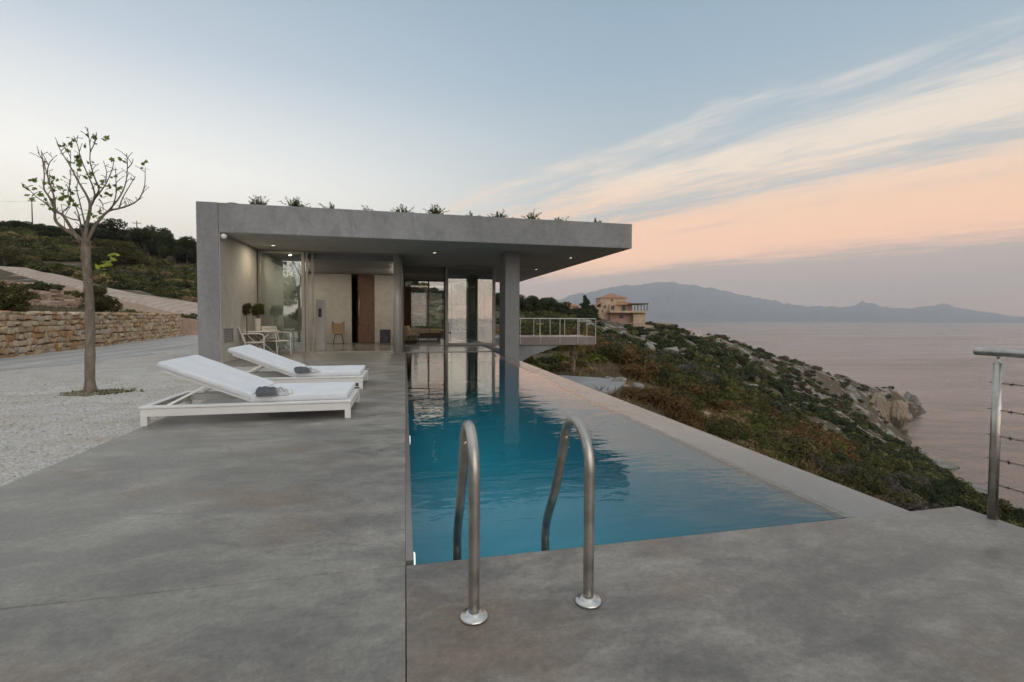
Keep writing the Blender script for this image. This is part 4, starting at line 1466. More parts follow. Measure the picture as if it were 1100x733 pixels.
# sea cliffs at the point
cm = [rock_mesh(70 + k, 'cliff_rock', cuts=12, sub=6, rough=.25, flute=.42) for k in range(2)] + [rock_mesh(80 + k, 'shore_rock', cuts=14, sub=6, rough=.3, flute=.35) for k in range(2)]
def cliff(me, px, py, d, sc, rz):
    q = atd(px, py, d)
    o = put_rock('sea_cliff', me, q, sc, rz, None, None)
    structure(o)
cliff(cm[0], 942, 445, 204, (8.5, 7, 9.0), .2)
cliff(cm[1], 962, 447, 203, (6, 6, 9.0), 1.2)
cliff(cm[0], 962, 434, 243, (9, 8, 6.5), 2.2)
cliff(cm[2], 976, 434, 248, (7, 5, 6.5), .7)
cliff(cm[3], 985, 439.5, 249, (5, 3, 2.2), .1)
cliff(cm[2], 944, 470, 190, (9, 5, 2.2), .5)
cliff(cm[3], 975, 485, 170, (7, 5, 2.0), 2.8)
cliff(cm[2], 1008, 500, 153, (7, 4, 1.8), 2.6)
cliff(cm[3], 1040, 524, 131, (6, 4, 1.8), 2.5)
cliff(cm[2], 1075, 553, 113, (5, 4, 1.6), 2.5)
PART2 = 1

# ------------------------------------------------------------------ trees
def smooth_path(pts, n=5):
    """Catmull-Rom"""
    P = [np.array(p, float) for p in pts]
    P = [2 * P[0] - P[1]] + P + [2 * P[-1] - P[-2]]
    out_ = []
    for i in range(1, len(P) - 2):
        for k in range(n):
            t = k / n
            a_, b_, c_, d_ = P[i - 1], P[i], P[i + 1], P[i + 2]
            out_.append(.5 * ((2 * b_) + (-a_ + c_) * t + (2 * a_ - 5 * b_ + 4 * c_ - d_) * t * t + (-a_ + 3 * b_ - 3 * c_ + d_) * t ** 3))
    out_.append(P[-2])
    return out_
TREE_K = {'round': ('dark', 6500, .085), 'olive': ('olive', 6500, .08), 'pine': ('dark', 5200, .095)}
def make_tree(kind, seed, label, group):
    """unit tree: 1 m tall, scaled on placing"""
    rng = np.random.default_rng(seed)
    t = thing({'round': 'evergreen_tree', 'olive': 'olive_tree', 'pine': 'conifer_tree'}[kind], label, 'tree', (0, 0, 0), 0, group)
    mb = MB()
    if kind == 'pine':
        mb.tube([(0, 0, -.05), (.01, 0, .5), (0, .01, .97)], [.03, .02, .004], 8)
        L_ = [(rng.normal(0, .03), rng.normal(0, .03), z_, .25 * (1.05 - z_) + .02, .25 * (1.05 - z_) + .02, .09) for z_ in np.linspace(.14, .95, 11)]
    else:
        tp = [(0, 0, -.05), (.02, .01, .12), (-.01, .03, .3), (.0, .0, .6)]
        mb.tube(smooth_path(tp), np.linspace(.04, .012, 16), 8)
        L_ = []
        for k in range(12):
            a_ = rng.uniform(0, 2 * PI)
            r_ = rng.uniform(.08, .36)
            s = rng.uniform(.13, .24)
            zc_ = rng.uniform(.36, .80) - r_ * .25
            L_.append((r_ * math.cos(a_), r_ * math.sin(a_), zc_, s, s, s * .78))
            mb.tube(smooth_path([(0, .01, .2), (r_ * .4 * math.cos(a_), r_ * .4 * math.sin(a_), .3), (r_ * .9 * math.cos(a_), r_ * .9 * math.sin(a_), zc_)], 3), np.linspace(.018, .005, 7), 5)
    mb.build('trunk', 'dark_bark', t, world=False)
    k, n, sz = TREE_K[kind]
    P, d = crown_points(n, L_, rng, .45)
    V = leaf_quads(P, d + np.array([0, 0, .3]), sz * .30, 2.0, rng)
    c = leafcols(len(P), *KINDS[k], rng)
    o = leaf_mesh('crown', V, c)
    o.parent = t
    return t
tree_protos = {}
def tree(kind, px, py, d, h_, wd, label, group, rz=0.0, xyz=None):
    if xyz is None:
        q = atd(px, py, d)
        x, y = q[0], q[1]
        z = float(tz([x], [y])[0])
    else:
        x, y, z = xyz
    sc_ = (wd, wd, h_)
    if kind not in tree_protos:
        t = make_tree(kind, len(tree_protos) + 3, label, group)
        tree_protos[kind] = t
        t.location = (x, y, z - .1)
        t.rotation_euler = (0, 0, rz)
        t.scale = sc_
    else:
        t = dup(tree_protos[kind], (x, y, z - .1), rz, label, sc_)
        t['group'] = group
    return t
GSK = 'trees along the hill skyline'
def hill_h(px, d, ytop):
    q = atd(px, 341, d)
    z = float(tz([q[0]], [q[1]])[0])
    yb = float(proj(np.array([[q[0], q[1], z]]))[1][0])
    return max(1.6, (yb - ytop) * d / FPX + .1)
for i, (px, ytop, d, wd) in enumerate([(22, 235, 128, 6.5), (40, 237, 126, 5.5), (66, 243, 108, 8.0), (113, 231, 98, 10.5), (135, 240, 100, 7.0), (160, 239.5, 93, 7.2), (173, 238, 95, 6.5),
                                       (189, 247, 92, 6.0), (203, 251, 92, 6.0), (216, 254, 92, 5.5), (4, 236, 132, 6.0), (90, 243, 104, 7.0), (52, 240, 118, 6.0), (-12, 236, 130, 6)]):
    tree('round', px, 341, d, hill_h(px, d, ytop), wd, 'dark round evergreen tree along the hill skyline', GSK, i * 1.1)
for i, (px, py, d, h_, wd) in enumerate([(120, 252, 76, 6.6, 6.4), (140, 256, 78, 5.4, 5.0), (5, 262, 66, 3.4, 4.8)]):
    tree('olive', px, 341, d, hill_h(px, d, py), wd, ['pale olive green rounded tree in front of the darker skyline trees', 'smaller olive green rounded tree in front of the darker skyline trees', 'olive green tree at the upper end of the dirt road'][i], 'olive trees', i * 2.1)
tree('olive', 3, 339, 15.8, 1.55, 1.7, 'small dark olive tree behind the stone wall, farthest from the house', 'olive trees', .4)
tree('olive', 103, 336, 20.5, 1.7, 1.75, 'small leaning olive tree behind the stone wall and the bare trunk', 'olive trees', 2.4)
GB = 'trees behind the house'
for i, (px, d, h_, wd) in enumerate([(566, 92, 4.8, 6), (577, 100, 5.4, 6), (590, 104, 5.0, 6), (602, 108, 4.6, 6), (613, 112, 3.8, 5.5), (622, 118, 3.6, 5), (556, 88, 4.6, 6), (530, 92, 4.5, 6), (500, 96, 4.6, 6), (472, 98, 2.0, 6), (448, 96, 2.2, 5)]):
    tree('round', px, 341, d, h_, wd, 'dark green tree on the rise behind the house', GB, i * .9)
tree('pine', 629, 341, 128, 6.6, 10.0, 'tall dark conifer beside the stone villa', 'conifers near the villa', 0)
tree('pine', 637, 343, 131, 4.4, 8.0, 'shorter dark conifer between the taller one and the villa', 'conifers near the villa', 1.2)
tree('pine', 446, 341, 92, 5.0, 4.5, 'dark conifer seen through the rear window', 'conifers near the villa', 1.9)
# trees on the slope behind the viewpoint, seen only as reflections in the glass
for i, (x, y, h_, wd) in enumerate([(-11.5, -14, 4.2, 4.5), (-15, -19, 5.0, 5.5), (-9.5, -22, 4.2, 5.0), (-19, -26, 6, 6), (-12, -30, 5.5, 6.5)]):
    tree('round' if i % 2 else 'olive', 0, 0, 0, h_, wd, 'leafy tree reflected in the fixed window beside the patio table', 'trees mirrored in the window', i * 1.7, (x, y, float(tz([x], [y])[0])))

# bare fig tree in the gravel
mb = MB()
pit = [(-4.80 + (.44 + .08 * math.sin(a_ * 3 + 1) + .05 * math.sin(a_ * 7)) * math.cos(a_), 8.66 + (.30 + .06 * math.sin(a_ * 4) + .04 * math.sin(a_ * 9)) * math.sin(a_), GZ + .008) for a_ in np.linspace(0, 2 * PI, 40, endpoint=False)]
mb.add([(-4.80, 8.66, GZ + .03)] + pit, [(0, i + 1, (i + 1) % 40 + 1) for i in range(40)])
structure(mb.build('soil_patch', 'pit_soil', flat=True))
fig = thing('fig_tree', 'young bare tree with a few green leaf clusters standing in the gravel', 'tree', (-4.84, 8.7, GZ))
YT = 8.7
rt_ = random.Random(3)
def fp(cx, cy, dy_=0.0):
    return atY(cx / 5.24 + 10, cy / 5.24 + 130, YT + dy_)
tp = [atY(97, 422, YT), atY(96.5, 400, YT), atY(97, 360, YT + .02), atY(96, 320, YT), atY(93.5, 290, YT - .02), atY(92, 268, YT), atY(93, 258, YT)]
tp[0][2] = GZ - .1
sp = smooth_path(tp, 9)
rad = np.interp(np.linspace(0, 1, len(sp)), [0, .05, .15, .6, .85, 1], [.105, .079, .066, .055, .060, .054])
rad = rad * (1 + .05 * np.sin(np.linspace(0, 34, len(sp))) + .03 * np.sin(np.linspace(2, 77, len(sp))))
MB().tube(sp, rad, 16).build('trunk', 'fig_bark', fig)
LIMBS = [
    ([(405, 680), (385, 650), (330, 620), (262, 565), (255, 500), (225, 430), (195, 380), (197, 300), (185, 210), (180, 165)], .045, .35),
    ([(258, 520), (205, 465), (150, 425), (95, 370)], .018, .15),
    ([(400, 690), (340, 590), (300, 530), (262, 505), (250, 420), (220, 330), (192, 230), (160, 175)], .036, -.3),
    ([(415, 680), (405, 600), (385, 510), (345, 420), (338, 330)], .022, .3),
    ([(425, 690), (435, 590), (455, 490), (440, 430), (385, 335), (340, 250), (290, 170), (265, 112)], .045, -.1),
    ([(455, 490), (480, 430), (470, 370), (440, 300), (405, 215), (385, 140), (362, 85)], .026, .25),
    ([(475, 440), (505, 385), (480, 320), (455, 230), (455, 150), (440, 38)], .024, -.25),
    ([(455, 175), (478, 130), (490, 98)], .010, -.25),
    ([(430, 700), (450, 650), (490, 580), (555, 510), (630, 490), (720, 450), (760, 370), (765, 262)], .045, .1),
    ([(560, 505), (620, 430), (655, 350), (665, 250), (660, 182)], .022, .4),
    ([(664, 270), (690, 240), (697, 212)], .009, .4),
    ([(480, 440), (540, 360), (580, 270), (588, 212)], .018, .5),
    ([(575, 498), (600, 420), (600, 330), (598, 262)], .014, .0),
    ([(620, 485), (640, 430), (690, 345), (710, 312)], .014, .25),
    ([(505, 440), (525, 470), (528, 505)], .010, .1),
    ([(395, 560), (345, 550), (300, 520), (340, 470), (330, 400), (345, 340), (345, 165)], .016, .45),
    ([(430, 600), (400, 470), (380, 380), (400, 300)], .014, -.4),
    ([(540, 345), (548, 290), (530, 225)], .008, .5),
    ([(240, 400), (215, 300), (225, 240), (245, 215)], .008, -.3),
    ([(640, 490), (690, 470), (750, 430)], .010, .1),
]
def twigs(mb, path, r_, rt__):
    n = len(path)
    for k in range(n // 4, n - 1, 1 if n > 14 else 2):
        if rt__.random() < .6:
            p = np.array(path[k])
            a_ = np.array([rt__.uniform(-1, 1), rt__.uniform(-.8, .8), rt__.uniform(.25, 1.1)])
            a_ /= np.linalg.norm(a_)
            L_ = rt__.uniform(.05, .19)
            q = p + a_ * L_
            mid = p + a_ * L_ * .5 + np.array([0, 0, .01])
            mb.tube([p, mid, q], [.0055, .0045, .0035], 5)
            mb.tube([q, q + a_ * .018], [.007, .003], 5)
for pts, r0, dep in LIMBS:
    P = []
    L_ = len(pts)
    for k, (cx, cy) in enumerate(pts):
        t = k / (L_ - 1)
        P.append(fp(cx, cy, dep * math.sin(t * PI * .6)))
    sp = smooth_path(P, 4)
    rad = np.linspace(r0, .0055, len(sp))
    rad = .0045 + r0 * (.58 if r0 > .03 else .40) * (1 - np.linspace(0, 1, len(sp))) ** 1.25
    mb = MB()
    mb.tube(sp, rad, 8)
    twigs(mb, sp, r0, rt_)
    mb.build('branch', 'fig_bark' if r0 > .03 else 'twig_bark', fig)
mb = MB()
mb.tube(smooth_path([atY(93, 300, YT), atY(104, 294, YT - .1), atY(111, 284, YT - .12), atY(116, 274, YT - .12)], 4), np.linspace(.010, .004, 13), 6)
mb.build('branch', 'twig_bark', fig)
FIG = [(0, -.02), (.10, -.20), (.16, -.05), (.36, -.16), (.30, .06), (.54, .12), (.34, .28), (.44, .56), (.18, .50), (.12, .80), (0, 1.0), (-.12, .80), (-.18, .50), (-.44, .56), (-.34, .28), (-.54, .12), (-.30, .06), (-.36, -.16), (-.16, -.05), (-.10, -.20)]
def fig_leaves(name, clusters, c1, c2, n0):
    vs_, fs_, cs_ = [], [], []
    for (p, k, size) in clusters:
        for j in range(k):
            q = np.array(p) + np.array([rt_.gauss(0, .045), rt_.gauss(0, .05), rt_.gauss(0, .035)])
            e_ = Euler((rt_.uniform(.2, 1.5), rt_.uniform(-.7, .7), rt_.uniform(0, 6.28)))
            s = size * rt_.uniform(.6, 1.15)
            o = len(vs_)
            t = rt_.random()
            col = [c1[i] * (1 - t) + c2[i] * t for i in range(3)] + [1]
            for (x, y) in FIG:
                v = Vector((x * s, (y - .2) * s, -.25 * s * (x * x) - .12 * s * y * y))
                v.rotate(e_)
                vs_.append(tuple(q + np.array(v)))
                cs_.append(col)
            fs_.append(tuple(range(o, o + len(FIG))))
    mb = MB()
    mb.add(vs_, fs_)
    mb.c = ('leafcol', cs_)
    return mb.build(name, 'foliage', fig)
cl_ = [((345, 140), 6), ((370, 195), 4), ((385, 232), 6), ((425, 240), 5), ((490, 97), 4), ((270, 330), 6), ((240, 370), 6), ((280, 378), 4), ((600, 220), 4), ((760, 258), 3), ((590, 380), 7), ((565, 415), 5), ((500, 360), 5), ((340, 410), 5),
       ((125, 408), 4), ((93, 365), 2), ((160, 425), 2), ((240, 455), 4), ((285, 450), 4), ((220, 485), 3), ((470, 545), 6), ((500, 512), 4), ((340, 455), 4), ((400, 300), 3), ((440, 320), 2), ((360, 390), 2), ((195, 460), 1), ((205, 195), 1), ((235, 215), 1), ((170, 345), 1), ((395, 130), 1), ((705, 315), 1), ((610, 380), 2), ((570, 310), 1)]
fig_leaves('leaves', [(fp(a_, b_, rt_.uniform(-.2, .35)), int(k * 1.25 + 1), .076) for (a_, b_), k in cl_], (.12, .17, .03), (.22, .28, .06), 0)
fig_leaves('leaves', [(atY(113, 283, YT - .12), 5, .10), (atY(117, 276, YT - .12), 4, .10), (atY(110, 287, YT - .1), 3, .09)], (.24, .27, .03), (.36, .38, .06), 0)

# palms below the balcony
pg = thing('palm_tree', 'short palm with shaggy trunk beside the lower pavement', 'palm', (0, 0, 0), 0, 'palms below the balcony')
def palm(root, h_, seed):
    rng = random.Random(seed)
    mb = MB()
    n = 16
    rad = [.20 + .03 * (k % 2) - .05 * k / n for k in range(n)]
    mb.tube([(0, 0, -.2 + (h_ + .2) * k / (n - 1)) for k in range(n)], rad, 12)
    for k in range(70):      # old leaf bases
        a_ = rng.uniform(0, 2 * PI)
        z_ = rng.uniform(.1, h_)
        mb.bar((.17 * math.cos(a_), .17 * math.sin(a_), z_), (.27 * math.cos(a_), .27 * math.sin(a_), z_ + .13), .07, .02)
    mb.build('trunk', 'palm_bark', root, world=False)
    V = []
    for k in range(30):
        a_ = rng.uniform(0, 2 * PI)
        up_ = rng.uniform(-.25, 1.1)
        L_ = rng.uniform(1.0, 1.5)
        P = []
        for j in range(9):
            t = j / 8
            r_ = L_ * t * math.cos(up_ * (1 - t * .5))
            z_ = h_ + L_ * (t * math.sin(up_) - .75 * t * t)
            P.append(np.array([r_ * math.cos(a_), r_ * math.sin(a_), z_]))
        side = np.array([-math.sin(a_), math.cos(a_), 0])
        for j in range(1, 9):
            for sgn in (-1, 1):
                for f in (0.0, .5):
                    b_ = P[j] * (1 - f) + P[j - 1] * f
                    d_ = side * sgn * .8 + (P[j] - P[j - 1]) / np.linalg.norm(P[j] - P[j - 1]) * .7 + np.array([0, 0, -.12])
                    d_ = d_ / np.linalg.norm(d_) * .30 * (1.15 - abs(j / 8 - .45))
                    nrm_ = np.array([0, 0, .014])
                    V += [b_, b_ + d_ * .5 + nrm_, b_ + d_, b_ + d_ * .5 - nrm_]
    V = np.array(V)
    c = leafcols(len(V) // 4, (.19, .16, .045), (.34, .26, .08))
    o = leaf_mesh('crown', V, c)
    o.parent = root
q = atd(615, 401, 32)
pg.location = (q[0], q[1], q[2])
palm(pg, 1.95, 3)
p2 = thing('palm_tree', 'smaller leaning palm behind the shaggy trunked one', 'palm', (0, 0, 0), 0, 'palms below the balcony')
q = atd(628, 397, 37)
p2.location = (q[0], q[1], q[2])
p2.scale = (.75, .75, .8)
palm(p2, 2.1, 7)

# plants on the roof edge
def spray(seed, n, L0):
    rng = random.Random(seed * 7 + 1)
    vs_, fs_, cs_ = [], [], []
    for k in range(n):
        a_ = rng.uniform(0, 2 * PI)
        up_ = rng.uniform(.35, 1.5)
        L_ = L0 * rng.uniform(.35, 1.1)
        droop = rng.uniform(.15, .55)
        ox, oy = rng.gauss(0, .05), rng.gauss(0, .05)
        P = []
        for j in range(7):
            t = j / 6
            P.append(Vector((ox + L_ * t * math.cos(up_) * math.cos(a_), oy + L_ * t * math.cos(up_) * math.sin(a_), L_ * (t * math.sin(up_) - droop * t * t * .5))))
        t_ = rng.random()
        col = [.045 + .07 * t_, .07 + .075 * t_, .022 + .03 * t_, 1]
        for j in range(1, 7):
            d_ = (P[j] - P[j - 1]).normalized()
            for sgn in (-1, 1):
                for f in (0, .5):
                    b_ = P[j - 1].lerp(P[j], f)
                    side = Vector((rng.gauss(0, 1), rng.gauss(0, 1), rng.gauss(0, .6)))
                    side = (side - d_ * side.dot(d_)).normalized()
                    tip = b_ + (d_ * .8 + side * .8).normalized() * rng.uniform(.035, .075)
                    wv_ = d_.cross(side) * .011
                    o = len(vs_)
                    vs_ += [tuple(b_), tuple(b_.lerp(tip, .5) + wv_), tuple(tip), tuple(b_.lerp(tip, .5) - wv_)]
                    cs_ += [col] * 4
                    fs_.append((o, o + 1, o + 2, o + 3))
    mb = MB()
    mb.add(vs_, fs_)
    mb.c = ('leafcol', cs_)
    return mb
RP = [(278, 216, 34, .42), (317, 218, 46, .48), (355, 221, 20, .36), (394, 223, 7, .34), (432, 225, 28, .40), (469, 227, 44, .50), (506, 229, 12, .42), (537, 230.5, 30, .44), (571, 232, 26, .46), (600, 234, 14, .36), (641, 236.5, 7, .30)]
for i, (px, py, n, L0) in enumerate(RP):
    q = atY(px, py, 13.42 + .16 * ((i * 7) % 5) / 4)
    o = spray(i, n, L0 * .8).build('roof_plant', 'foliage')
    o.location = (q[0], q[1], 3.985)
    tag(o, 'leafy green tuft growing along the flat roof edge' if n > 20 else 'small sparse green tuft growing along the flat roof edge', 'plant', 'plants on the roof edge')

# utility poles on the hill
def pole(px, py, d, h_, label):
    q = atd(px, py, d)
    t = thing('utility_pole', label, 'utility pole', tuple(q), 0, 'utility poles')
    MB().tube([(0, 0, -2), (0, 0, h_)], [.16, .11], 8).build('shaft', 'pole_wood', t, world=False)
    MB().bar((-.9, 0, h_ - .5), (.9, 0, h_ - .5), .12, .14).build('crossarm', 'pole_wood', t, world=False)
    for x in (-.8, 0, .8):
        MB().lathe([(.05, 0), (.08, .1), (.04, .2)], (x, 0, h_ - .43 if x else h_), 8).build('insulator', 'pot_cream', t, world=False)
    return q, h_
qa = pole(34.8, 240, 128, 6.4, 'tall slim utility pole on the hilltop skyline, far from the house')
qb = pole(147, 246, 118, 1.9, 'utility pole top between two dark skyline trees')
mb = MB()
a_ = qa[0] + np.array([0, 0, 6.0])
b_ = atd(-160, 205, 118)
mb.tube([a_ * (1 - t) + b_ * t + np.array([0, 0, -2.2 * 4 * t * (1 - t) * .5]) for t in np.linspace(0, 1, 14)], .022, 5)
tag(mb.build('overhead_cable', 'frame_dark'), 'thin overhead cable running off from the hilltop pole', 'cable')

# ------------------------------------------------------------------ villa on the point and its neighbours
VD = 138.0
vfx = np.array([RT[0], RT[1], 0]) / np.hypot(RT[0], RT[1])
vfy = np.array([FW[0], FW[1], 0]) / np.hypot(FW[0], FW[1])
base = atd(660, 345, VD)
VROT = math.atan2(vfx[1], vfx[0])
MPP = VD / FPX
def vx(px): return (px - 660) * MPP
def vz(py): return (345 - py) * MPP
villa = thing('villa', 'large stone villa with terracotta roofs and a pergola on the hillside', 'house', tuple(base), VROT)
def vb(x0, x1, ytop, ybot, d0, d1):
    return MB().box(vx(x0), vx(x1), d0, d1, vz(ybot), vz(ytop))
vb(645, 672.5, 320, 350, 0, 8).build('tower_wall', 'villa_stone', villa, world=False)
x0, x1, e_ = vx(644), vx(673.8), .3
zt, za = vz(320.2), vz(314.6)
mb = MB()
cx = (x0 + x1) / 2
mb.add([(x0, -e_, zt), (x1, -e_, zt), (x1, 8.3, zt), (x0, 8.3, zt), (cx, 4, za)], [(0, 1, 4), (1, 2, 4), (2, 3, 4), (3, 0, 4), (3, 2, 1, 0)])
mb.build('roof', 'terracotta', villa, world=False)
vb(634, 645.2, 330.5, 352, -1.5, 5).build('wing_wall', 'villa_stone', villa, world=False)
mb = MB()
xa, xb = vx(633), vx(646)
mb.add([(xa, -2, vz(330.6)), (xb, -2, vz(326)), (xb, 5.4, vz(326)), (xa, 5.4, vz(330.6)), (xa, -2, vz(330)), (xb, -2, vz(325.2)), (xb, 5.4, vz(325.2)), (xa, 5.4, vz(330))], [(0, 1, 2, 3), (4, 5, 6, 7), (0, 1, 5, 4), (2, 3, 7, 6), (1, 2, 6, 5), (3, 0, 4, 7)])
mb.build('roof', 'terracotta', villa, world=False)
vb(654, 677, 327, 334.5, -1.0, 0).build('upper_wall', 'villa_stone', villa, world=False)
vb(652, 690, 334, 336.2, -4.5, 6).build('terrace_slab', 'villa_stone', villa, world=False)
vb(677, 689.5, 336.3, 352, -3.5, 5.5).build('lower_wall', 'villa_stone', villa, world=False)
vb(655, 677, 336.3, 352, -1.2, 3).build('lower_wall', 'villa_pink', villa, world=False)
vb(673, 691.5, 326.2, 327.4, -4.6, 6).build('pergola_roof', 'villa_timber', villa, world=False)
mb = MB()
mb.add([(vx(660), -2, vz(327.4)), (vx(677), -2, vz(327.2)), (vx(677), .1, vz(324.6)), (vx(664), .1, vz(324.6)), (vx(660), -2, vz(328)), (vx(677), -2, vz(327.8)), (vx(677), .1, vz(325.2)), (vx(664), .1, vz(325.2))], [(0, 1, 2, 3), (4, 5, 6, 7), (0, 1, 5, 4), (1, 2, 6, 5), (2, 3, 7, 6), (3, 0, 4, 7)])
mb.build('roof', 'terracotta', villa, world=False)
for x in (674.5, 677.8, 681, 684.3, 687.5, 690.5):
    for yy in (-4.3,):
        vb(x - .35, x + .35, 327.4, 334, yy, yy + .2).build('pergola_post', 'villa_timber', villa, world=False)
for x in (675.2, 690.3):
    vb(x - .3, x + .3, 327.4, 334, 5.5, 5.7).build('pergola_post', 'villa_timber', villa, world=False)
for (xa, xb, ya, yb, dd_) in [(656, 658, 321.8, 323.9, -.06), (648.6, 650.6, 328.3, 331, -.06), (655.3, 659, 328.5, 333, -1.06), (667, 670.5, 328, 333.9, -1.06), (646.2, 647.4, 333, 336, -.06), (664, 668.5, 338.5, 342, -1.26), (637, 642, 332.5, 336, -1.56)]:
    w_ = vb(xa - .35, xb + .35, ya - .3, yb + .3, dd_ - .02, dd_ + .15).build('window', 'villa_pink', villa, world=False)
    vb(xa, xb, ya, yb, dd_ - .06, dd_ - .021).build('pane', 'villa_window', w_, world=False)
for (px, py, d, w_, h_, dp, mat, rmat, label) in [
        (609, 336, 150, 6, 1.9, 5, 'villa_pink', 'terracotta', 'small house with terracotta roof among trees, between the grey house and the villa'),
        (711.5, 358, 150, 3.8, 3.0, 4, 'villa_stone', None, 'small square tan stone building on the slope below the villa'),
        (733, 364, 168, 4.6, 3.2, 5, 'villa_pink', None, 'small pale pinkish flat roofed house with teal shutter down the slope'),
        (743, 362, 176, 5, 2.2, 5, 'villa_white', None, 'low whitish flat roofed house beyond the pinkish one')]:
    q = atd(px, py, d)
    t = thing('hillside_house', label, 'house', tuple(q), VROT + .25, 'small houses near the villa')
    MB().box(-w_ / 2, w_ / 2, -dp / 2, dp / 2, -2.5, h_).build('wall', mat, t, world=False)
    if rmat:
        MB().add([(-w_ / 2 - .4, -dp / 2 - .4, h_ + .02), (w_ / 2 + .4, -dp / 2 - .4, h_ + .02), (w_ / 2 + .4, dp / 2 + .4, h_ + .02), (-w_ / 2 - .4, dp / 2 + .4, h_ + .02), (0, 0, h_ + 1.6)], [(0, 1, 4), (1, 2, 4), (2, 3, 4), (3, 0, 4), (3, 2, 1, 0)]).build('roof', rmat, t, world=False)
    else:
        MB().box(-w_ / 2 - .12, w_ / 2 + .12, -dp / 2 - .12, dp / 2 + .12, h_ + .003, h_ + .25).build('roof', 'villa_white' if mat != 'villa_stone' else 'villa_stone', t, world=False)
    wn_ = MB().box(-w_ * .28, -w_ * .08, -dp / 2 - .04, -dp / 2 + .1, h_ * .4, h_ * .75).build('window', 'villa_window', t, world=False)
    if 'teal' in label:
        MB().box(w_ * .12, w_ * .34, -dp / 2 - .06, -dp / 2 + .1, h_ * .1, h_ * .7).build('shutter', 'shutter_teal', t, world=False)

# ------------------------------------------------------------------ pool ladder
lad = thing('pool_ladder', 'pair of curved stainless steel ladder rails at the near pool edge', 'pool ladder', (.51, 1.84, 0))
def arc_path(x):
    P = [(x, 1.84, 0), (x, 1.84, .25), (x, 1.84, .50)]
    # bend over the top
    c = (2.005, .555)
    r_ = .165
    for a_ in np.linspace(180, 15, 14):
        P.append((x, c[0] + r_ * math.cos(R(a_)), c[1] + r_ * 1.06 * math.sin(R(a_))))
    P += [(x, 2.27, .36), (x, 2.40, .16)]
    P += [(x, 2.44, .09), (x, 2.462, .02), (x, 2.468, -.06), (x, 2.468, -.5), (x, 2.468, -1.1)]
    return P
def resample(P, n=3):
    return smooth_path(P, n)
for x in (.265, .75):
    rl = MB().tube(resample(arc_path(x)), .0225, 18).build('handrail', 'steel', lad)
    MB().lathe([(.056, .001), (.056, .008), (.050, .013), (.036, .014), (.033, .021), (.027, .025), (.0228, .026)], (x, 1.84, 0), 32).build('flange', 'flange_steel', rl)
for z_ in (-.35, -.65, -.95):
    MB().box(.265, .75, 2.44, 2.51, z_ - .012, z_ + .012).build('step', 'steel', lad, bevel=.004)

# ------------------------------------------------------------------ steel railing with barbed strands
rail = thing('steel_railing', 'brushed steel railing with barbed wire strands at the slab edge', 'railing', (3.447, 2.11, 0))
RX = 3.447
MB().tube([(RX, 2.225, 1.003), (RX, 2.22, 1.003), (RX, -4.3, 1.003)], .0245, 20).build('top_rail', 'steel', rail, bevel=0)
for y in (2.11, .55, -1.0, -2.6, -4.2):
    p_ = MB().tube([(RX, y, -.001), (RX, y, .938)], .0235, 20).build('post', 'steel', rail)
    MB().lathe([(.0225, .939), (.0225, .943), (.007, .945), (.007, .975), (.016, .980)], (RX, y, 0), 16).build('stem', 'flange_steel', p_)
rw = random.Random(2)
for z_ in (.815, .66, .51, .363, .205):
    mb = MB()
    for ph in (0, PI):
        mb.tube([(RX + .004 * math.cos(y * 60 + ph), y, z_ + .004 * math.sin(y * 60 + ph) + .006 * math.sin(y * 3.1 + z_ * 9)) for y in np.arange(2.15, -1.1, -.02)], .0016, 5)
    y = 2.04
    while y > -1:
        zz = z_ + .006 * math.sin(y * 3.1 + z_ * 9)
        for k in range(4):
            a_ = rw.uniform(0, 2 * PI)
            mb.tube([(RX - .014 * math.cos(a_), y + rw.uniform(-.008, .008), zz - .014 * math.sin(a_)), (RX, y, zz), (RX + .014 * math.cos(a_), y + rw.uniform(-.008, .008), zz + .014 * math.sin(a_))], [.0008, .0024, .0008], 5)
        mb.tube([(RX, y - .010, zz), (RX, y + .010, zz)], .0042, 6)
        y -= .075 + rw.uniform(-.01, .01)
    mb.build('wire_strand', 'rusty_wire', rail)

